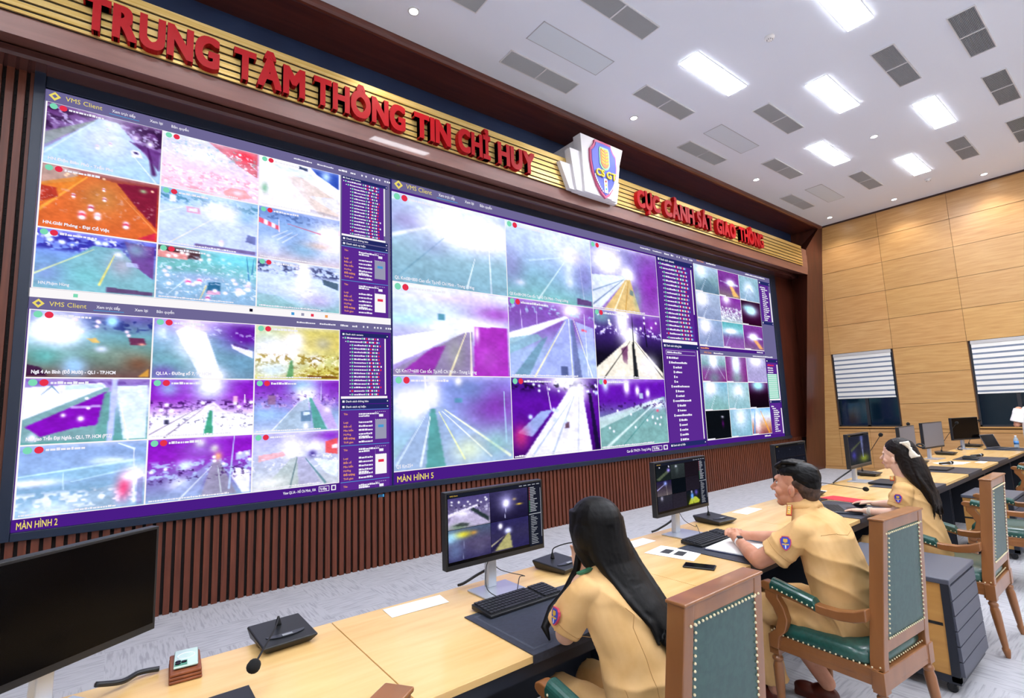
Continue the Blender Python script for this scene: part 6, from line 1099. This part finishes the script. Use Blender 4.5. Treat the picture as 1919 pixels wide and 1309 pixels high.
# ---------------------------------------------------------------- long haired woman nearest the camera
x0 = 1.55
t = thing('person', 'person seen from behind with long straight black hair and tan uniform, nearest the camera', 'person', (1.55, 1.27, 0))
body = [('e', (x0, 1.50, 1.195), (.072, .090, .085)), ('e', (x0, 1.555, 1.145), (.056, .056, .075)), ('e', (x0, 1.575, 1.09), (.035, .03, .03)), ('t', [(x0, 1.596, 1.165), (x0, 1.618, 1.135)], [.008, .012]),
  ('t', [(x0, 1.445, .98), (x0, 1.47, 1.05), (x0, 1.50, 1.12)], [.052, .046, .048]), ('l', [(x0, 1.28, .50, .135, .10), (x0, 1.31, .66, .125, .09), (x0, 1.37, .82, .12, .085), (x0, 1.425, .95, .135, .075), (x0, 1.45, 1.02, .06, .045)]),
  ('c', [(1.405, 1.44, .965), (1.382, 1.49, .87), (1.388, 1.528, .803)], [.046, .042, .040]), ('c', [(1.388, 1.528, .803), (1.47, 1.570, .88), (1.560, 1.610, .955)], [.040, .037, .025]),
  ('c', [(1.695, 1.44, .965), (1.74, 1.50, .87), (1.75, 1.54, .80)], [.046, .042, .040]), ('c', [(1.75, 1.54, .80), (1.755, 1.61, .795), (1.75, 1.68, .79)], [.040, .036, .025]),
  ('c', [(1.47, 1.28, .52), (1.46, 1.66, .50), (1.46, 1.68, .10)], [.07, .055, .042]), ('c', [(1.63, 1.28, .52), (1.64, 1.66, .50), (1.64, 1.68, .10)], [.07, .055, .042])]
for sd in (-1, 1): body.append(('e', (x0+sd*.074, 1.50, 1.15), (.009, .018, .027)))
body += hand((1.562, 1.612, .958), (.05, .0, 1), (.4, -.8, 0), (-.3, 1, 0), .35, .1, .92)
body += hand((1.75, 1.682, .785), (.05, 1, -.02), (-1, -.3, 0), (0, 0, 1), .12, .1, .92)
blob('body', body, SKINF, t, .005, 3)
face(t, x0, 1.598, 1.165, .92, True)
MB().ell((x0, 1.607, 1.095), (.018, .007, .006), 12, 6).build('lips', LIPM, t, smooth=True)
blob('shirt', [('l', [(x0, 1.265, .44, .175, .135), (x0, 1.27, .56, .170, .135), (x0, 1.30, .66, .155, .125), (x0, 1.342, .77, .143, .116), (x0, 1.387, .87, .155, .112), (x0, 1.418, .95, .163, .104), (x0, 1.440, 1.00, .148, .084), (x0, 1.455, 1.030, .08, .062), (x0, 1.462, 1.05, .055, .052)]),
  ('e', (1.415, 1.437, .970), (.064, .062, .052)), ('e', (1.685, 1.437, .970), (.064, .062, .052)), ('t', [(1.405, 1.435, .975), (1.382, 1.475, .90), (1.374, 1.512, .835)], [.056, .063, .067]), ('t', [(1.695, 1.435, .975), (1.73, 1.48, .90), (1.745, 1.515, .84)], [.056, .063, .067])], TAN, t, .006, 8, .011, 6, label='tan uniform jacket')
blob('trousers', [('l', [(x0, 1.265, .45, .17, .13), (x0, 1.27, .55, .165, .13)]), ('t', [(1.47, 1.28, .53), (1.46, 1.68, .52)], [.09, .07]), ('c', [(1.46, 1.66, .50), (1.46, 1.69, .12)], [.07, .055]), ('t', [(1.63, 1.28, .53), (1.64, 1.68, .52)], [.09, .07]), ('c', [(1.64, 1.66, .50), (1.64, 1.69, .12)], [.07, .055])], TAN, t, .01, 3, .005, 9)
for px in (1.46, 1.64): blob('shoe', [('e', (px, 1.72, .045), (.04, .09, .042)), ('e', (px, 1.80, .036), (.042, .07, .032))], mat('shoe_black', '#111114', .3), t, .008, 2)
seams(t, [hem((1.377, 1.495, .862), (-.02, .06, -.08), .09), [(1.475, 1.25, .96), (1.495, 1.22, .78), (1.47, 1.10, .58)], [(1.38, 1.25, .70), (1.375, 1.22, .64), (1.36, 1.2, .50)]])
hp = [('e', (1.488, 1.495, 1.15), (.036, .062, .075)), ('e', (x0, 1.490, 1.206), (.090, .114, .090)), ('l', [(1.530, 1.530, 1.24, .062, .072), (1.528, 1.528, 1.16, .066, .074), (1.532, 1.515, 1.08, .064, .066), (1.545, 1.49, 1.03, .062, .055), (1.56, 1.46, 1.00, .05, .04)]), ('l', [(1.555, 1.475, 1.22, .090, .095), (1.558, 1.462, 1.14, .097, .085), (1.568, 1.425, 1.06, .100, .062), (1.59, 1.365, .985, .098, .042), (1.615, 1.300, .91, .082, .032), (1.640, 1.256, .84, .058, .026), (1.655, 1.232, .78, .030, .018), (1.662, 1.226, .74, .008, .008)])]
rr = random.Random(5)
for k in range(46):
    f = k/45; xs = 1.475+.19*f; dx = rr.uniform(-.02, .03); e = rr.uniform(.735, .86) if f > .4 else rr.uniform(.80, .95)
    hp.append(('t', [(xs, 1.44, 1.12), (xs+.012, 1.385, 1.03), (1.60+(f-.5)*.18, 1.318, .945), (1.628+(f-.5)*.15, 1.262, .87), (1.645+(f-.5)*.13+dx, 1.232, .80), (1.655+(f-.5)*.14+dx*1.6, 1.215+rr.uniform(-.01, .01), e-.06)], [.010, .010, .010, .008, .006, .002]))
blob('hair', hp, HAIR, t, .0045, 3, .0008, 40)
MB().tube([(1.54, 1.585, 1.08), (1.55, 1.62, .98), (1.50, 1.635, .90), (1.425, 1.640, .85), (1.368, 1.625, .80), (1.362, 1.592, .766)], [.012, .016, .019, .021, .016, .004], 12).build('hair_lock', HAIR, t, smooth=True)
MB().box(1.405, 1.50, 1.455, 1.475, 1.028, 1.036, rz=.12).build('epaulette', mat('strap_green', '#2f6a4c', .6), t)
patch(t, (1.306, 1.492, .897), (-.96, .18, .16), .030)
# ---------------------------------------------------------------- woman with the bow
x0 = 4.75
t = thing('person', 'person in tan uniform with a cream bow in long dark hair, at a laptop', 'person', (4.75, 1.25, 0))
body = [('e', (x0, 1.365, 1.243), (.072, .090, .084)), ('e', (x0, 1.412, 1.190), (.055, .052, .072)), ('e', (x0, 1.425, 1.140), (.040, .036, .036)), ('e', (x0, 1.445, 1.117), (.018, .016, .016)), ('t', [(x0, 1.455, 1.215), (x0, 1.466, 1.198), (x0, 1.479, 1.180), (x0, 1.472, 1.173)], [.006, .008, .011, .010]),
  ('e', (x0, 1.447, 1.225), (.045, .016, .016)), ('e', (x0, 1.460, 1.146), (.018, .012, .014)), ('e', (x0-.028, 1.435, 1.168), (.026, .024, .026)), ('e', (x0+.028, 1.435, 1.168), (.026, .024, .026)),
  ('t', [(x0, 1.34, 1.0), (x0, 1.36, 1.06), (x0, 1.385, 1.14)], [.050, .042, .046]), ('l', [(x0, 1.245, .50, .135, .10), (x0, 1.26, .68, .12, .09), (x0, 1.29, .84, .12, .085), (x0, 1.32, .95, .13, .075), (x0, 1.34, 1.02, .06, .045)]),
  ('c', [(4.605, 1.315, .965), (4.572, 1.34, .87), (4.565, 1.365, .805)], [.046, .042, .038]), ('c', [(4.565, 1.365, .805), (4.575, 1.46, .795), (4.595, 1.575, .790)], [.038, .034, .023]),
  ('c', [(4.895, 1.315, .965), (4.94, 1.37, .87), (4.96, 1.42, .81)], [.046, .042, .038]), ('c', [(4.96, 1.42, .81), (4.955, 1.52, .80), (4.94, 1.63, .792)], [.038, .034, .023]),
  ('c', [(4.67, 1.25, .52), (4.66, 1.62, .50), (4.66, 1.64, .10)], [.07, .055, .042]), ('c', [(4.83, 1.25, .52), (4.84, 1.62, .50), (4.84, 1.64, .10)], [.07, .055, .042])]
for sd in (-1, 1): body.append(('e', (x0+sd*.073, 1.380, 1.178), (.009, .017, .027), (0, 0, sd*.35)))
body += hand((4.597, 1.578, .790), (.10, 1, -.03), (1, 0, 0), (0, 0, 1), .16, .16, .92)
body += hand((4.942, 1.632, .800), (.0, 1, -.02), (-1, 0, 0), (0, 0, 1), .20, .12, .92)
blob('body', body, SKINF, t, .0045, 3)
face(t, x0, 1.452, 1.205, .92, True)
MB().ell((x0, 1.470, 1.150), (.017, .006, .0035), 12, 6).ell((x0, 1.469, 1.143), (.015, .006, .004), 12, 6).build('lips', LIPM, t, smooth=True)
blob('shirt', [('l', [(x0, 1.235, .46, .172, .132), (x0, 1.24, .57, .165, .13), (x0, 1.255, .70, .147, .118), (x0, 1.285, .82, .148, .117), (x0, 1.31, .91, .163, .115), (x0, 1.325, .97, .158, .10), (x0, 1.338, 1.02, .09, .065), (x0, 1.347, 1.05, .056, .054)]), ('e', (4.69, 1.40, .90), (.055, .045, .055)), ('e', (4.81, 1.40, .90), (.055, .045, .055)),
  ('e', (4.605, 1.313, .975), (.064, .064, .054)), ('e', (4.895, 1.313, .975), (.064, .064, .054)), ('t', [(4.605, 1.31, .975), (4.578, 1.33, .91), (4.565, 1.35, .845)], [.058, .064, .068]), ('t', [(4.895, 1.31, .975), (4.925, 1.345, .91), (4.945, 1.38, .85)], [.058, .064, .068])], TAN, t, .006, 8, .010, 6, label='tan uniform shirt')
blob('trousers', [('l', [(x0, 1.24, .45, .17, .13), (x0, 1.245, .55, .165, .13)]), ('t', [(4.67, 1.25, .53), (4.66, 1.64, .52)], [.09, .07]), ('c', [(4.66, 1.62, .50), (4.66, 1.65, .12)], [.07, .055]), ('t', [(4.83, 1.25, .53), (4.84, 1.64, .52)], [.09, .07]), ('c', [(4.84, 1.62, .50), (4.84, 1.65, .12)], [.07, .055])], TAN, t, .01, 3, .005, 9)
for px in (4.66, 4.84): blob('shoe', [('e', (px, 1.68, .045), (.04, .09, .042)), ('e', (px, 1.76, .036), (.042, .07, .032))], MATS['shoe_black'], t, .008, 2)
hp = [('e', (x0, 1.345, 1.260), (.083, .101, .083)), ('e', (x0, 1.315, 1.220), (.086, .086, .092)), ('l', [(x0, 1.310, 1.22, .084, .075), (x0, 1.300, 1.15, .088, .072), (x0, 1.280, 1.08, .092, .070), (x0, 1.250, 1.02, .090, .060), (x0, 1.22, .95, .07, .04)]), ('l', [(x0, 1.305, 1.26, .074, .062), (x0, 1.275, 1.18, .084, .066), (x0, 1.240, 1.09, .086, .058), (x0, 1.215, .99, .082, .050), (x0, 1.195, .90, .072, .042), (x0, 1.19, .83, .050, .032), (x0, 1.19, .775, .012, .012)])]
for k in range(30):
    f = k/29-.5; hp.append(('t', [(x0+f*.13, 1.27, 1.18), (x0+f*.17, 1.225, 1.05), (x0+f*.17+rr.uniform(-.01, .01), 1.175, .95), (x0+f*.15+rr.uniform(-.02, .02), 1.165, .86), (x0+f*.13+rr.uniform(-.03, .03), 1.165+rr.uniform(-.02, .04), rr.uniform(.74, .80))], [.012, .013, .011, .008, .002]))
blob('hair', hp, HAIRB, t, .0045, 1, .0025, 30)
bw = mat('bow_cream', '#e2d6bf', .7, noise=.7, col2='#f0e8d8', scale=(30, 30, 30))
blob('hair_bow', [('e', (4.672, 1.262, 1.268), (.012, .012, .012)), ('l', [(4.672, 1.268, 1.272, .010, .010), (4.668, 1.278, 1.292, .011, .022), (4.666, 1.290, 1.312, .010, .034)]), ('t', [(4.668, 1.262, 1.318), (4.664, 1.322, 1.306)], [.008, .007]), ('l', [(4.664, 1.238, 1.208, .010, .034), (4.666, 1.248, 1.232, .011, .024), (4.672, 1.258, 1.260, .010, .010)]), ('t', [(4.664, 1.205, 1.218), (4.664, 1.262, 1.204)], [.007, .008])], bw, t, .0035, 1, .0025, 50)
MB().tube([(4.745+.016*math.cos(a), 1.215+.022*math.sin(a), 1.285+.012*math.sin(a+1)) for a in [2*PI*k/14 for k in range(15)]], .006, 8).build('hair_tie', BLACKM, t, smooth=True)
seams(t, [hem((4.567, 1.343, .872), (-.02, .02, -.08), .09), [(4.62, 1.2, .96), (4.75, 1.19, .955), (4.88, 1.2, .96)]])
patch(t, (4.497, 1.325, .922), (-.95, -.05, .12), .030); epaulette(t, (4.625, 1.385, 1.028), (4.70, 1.405, 1.05), .014)
for k in range(3): MB().tube([(4.588+.029*math.cos(a), 1.532+k*.009-.004*math.cos(a), .791+.029*math.sin(a)) for a in [2*PI*j/18 for j in range(19)]], .0035, 6).build('bracelet', mat('bracelet_pale', '#d8cfc2', .4), t, smooth=True)
mouse(4.945, 1.735, .05, 'black computer mouse under the right hand of the woman with the bow')
mouse(3.43, 1.98, .1, 'black computer mouse beside the keyboard, behind the hands of the man')
# ---------------------------------------------------------------- standing person at the right edge
x0, y0 = 12.42, 1.53
t = thing('person', 'person standing at the right picture edge in a white T-shirt and navy trousers', 'person', (x0, y0, 0))
blob('body', [('e', (x0, y0, 1.62), (.085, .072, .10)), ('e', (x0+.05, y0, 1.58), (.05, .055, .07)), ('t', [(x0+.098, y0, 1.60), (x0+.112, y0, 1.57)], [.008, .013]), ('t', [(x0-.01, y0, 1.38), (x0, y0, 1.55)], [.058, .05]), ('l', [(x0, y0, .85, .10, .15), (x0, y0, 1.1, .09, .14), (x0, y0, 1.36, .08, .16)]),
  ('c', [(x0-.02, y0+.2, 1.36), (x0-.04, y0+.25, 1.10), (x0+.20, y0+.14, 1.12)], [.05, .042, .028]), ('c', [(x0-.02, y0-.2, 1.36), (x0-.04, y0-.25, 1.10), (x0+.20, y0-.12, 1.12)], [.05, .042, .028]),
  ('c', [(x0, y0+.09, .85), (x0, y0+.09, .1)], [.08, .045]), ('c', [(x0, y0-.09, .85), (x0, y0-.09, .1)], [.08, .045])]+hand((x0+.20, y0+.13, 1.12), (1, -.4, .1), (0, 0, 1), (0, 1, 0), .4)+hand((x0+.20, y0-.11, 1.12), (1, .3, .1), (0, 0, 1), (0, -1, 0), .4), SKIN, t, .007, 3)
face(t, x0, y0+.0, 1.61, .9, yaw=-PI/2) if False else None
for sd in (-1, 1): MB().ell((x0+.088, y0+sd*.03, 1.61), (.008, .013, .008), 10, 8).build('eye', EYED, t, smooth=True)
blob('hair', [('e', (x0-.015, y0, 1.645), (.092, .082, .088)), ('e', (x0-.04, y0, 1.60), (.06, .075, .08))], HAIR, t, .008, 2)
blob('t_shirt', [('l', [(x0, y0, .70, .135, .20), (x0, y0, .9, .13, .19), (x0, y0, 1.15, .125, .185), (x0, y0, 1.33, .115, .20), (x0, y0, 1.40, .09, .15), (x0, y0, 1.44, .065, .07)]), ('t', [(x0-.02, y0+.19, 1.37), (x0-.04, y0+.245, 1.15)], [.075, .085]), ('t', [(x0-.02, y0-.19, 1.37), (x0-.04, y0-.245, 1.15)], [.075, .085])], mat('tshirt_white', '#f2f2f4', .8), t, .008, 3, .006, 7)
blob('trousers', [('l', [(x0, y0, .62, .13, .19), (x0, y0, .80, .125, .185), (x0, y0, .95, .12, .17)]), ('t', [(x0, y0+.095, .80), (x0, y0+.09, .06)], [.10, .075]), ('t', [(x0, y0-.095, .80), (x0, y0-.09, .06)], [.10, .075])], mat('trousers_navy', '#141c34', .8), t, .01, 3, .004, 9)
for sd in (-1, 1): blob('shoe', [('e', (x0+.05, y0+sd*.09, .045), (.13, .045, .044))], MATS['shoe_black'], t, .009, 2)
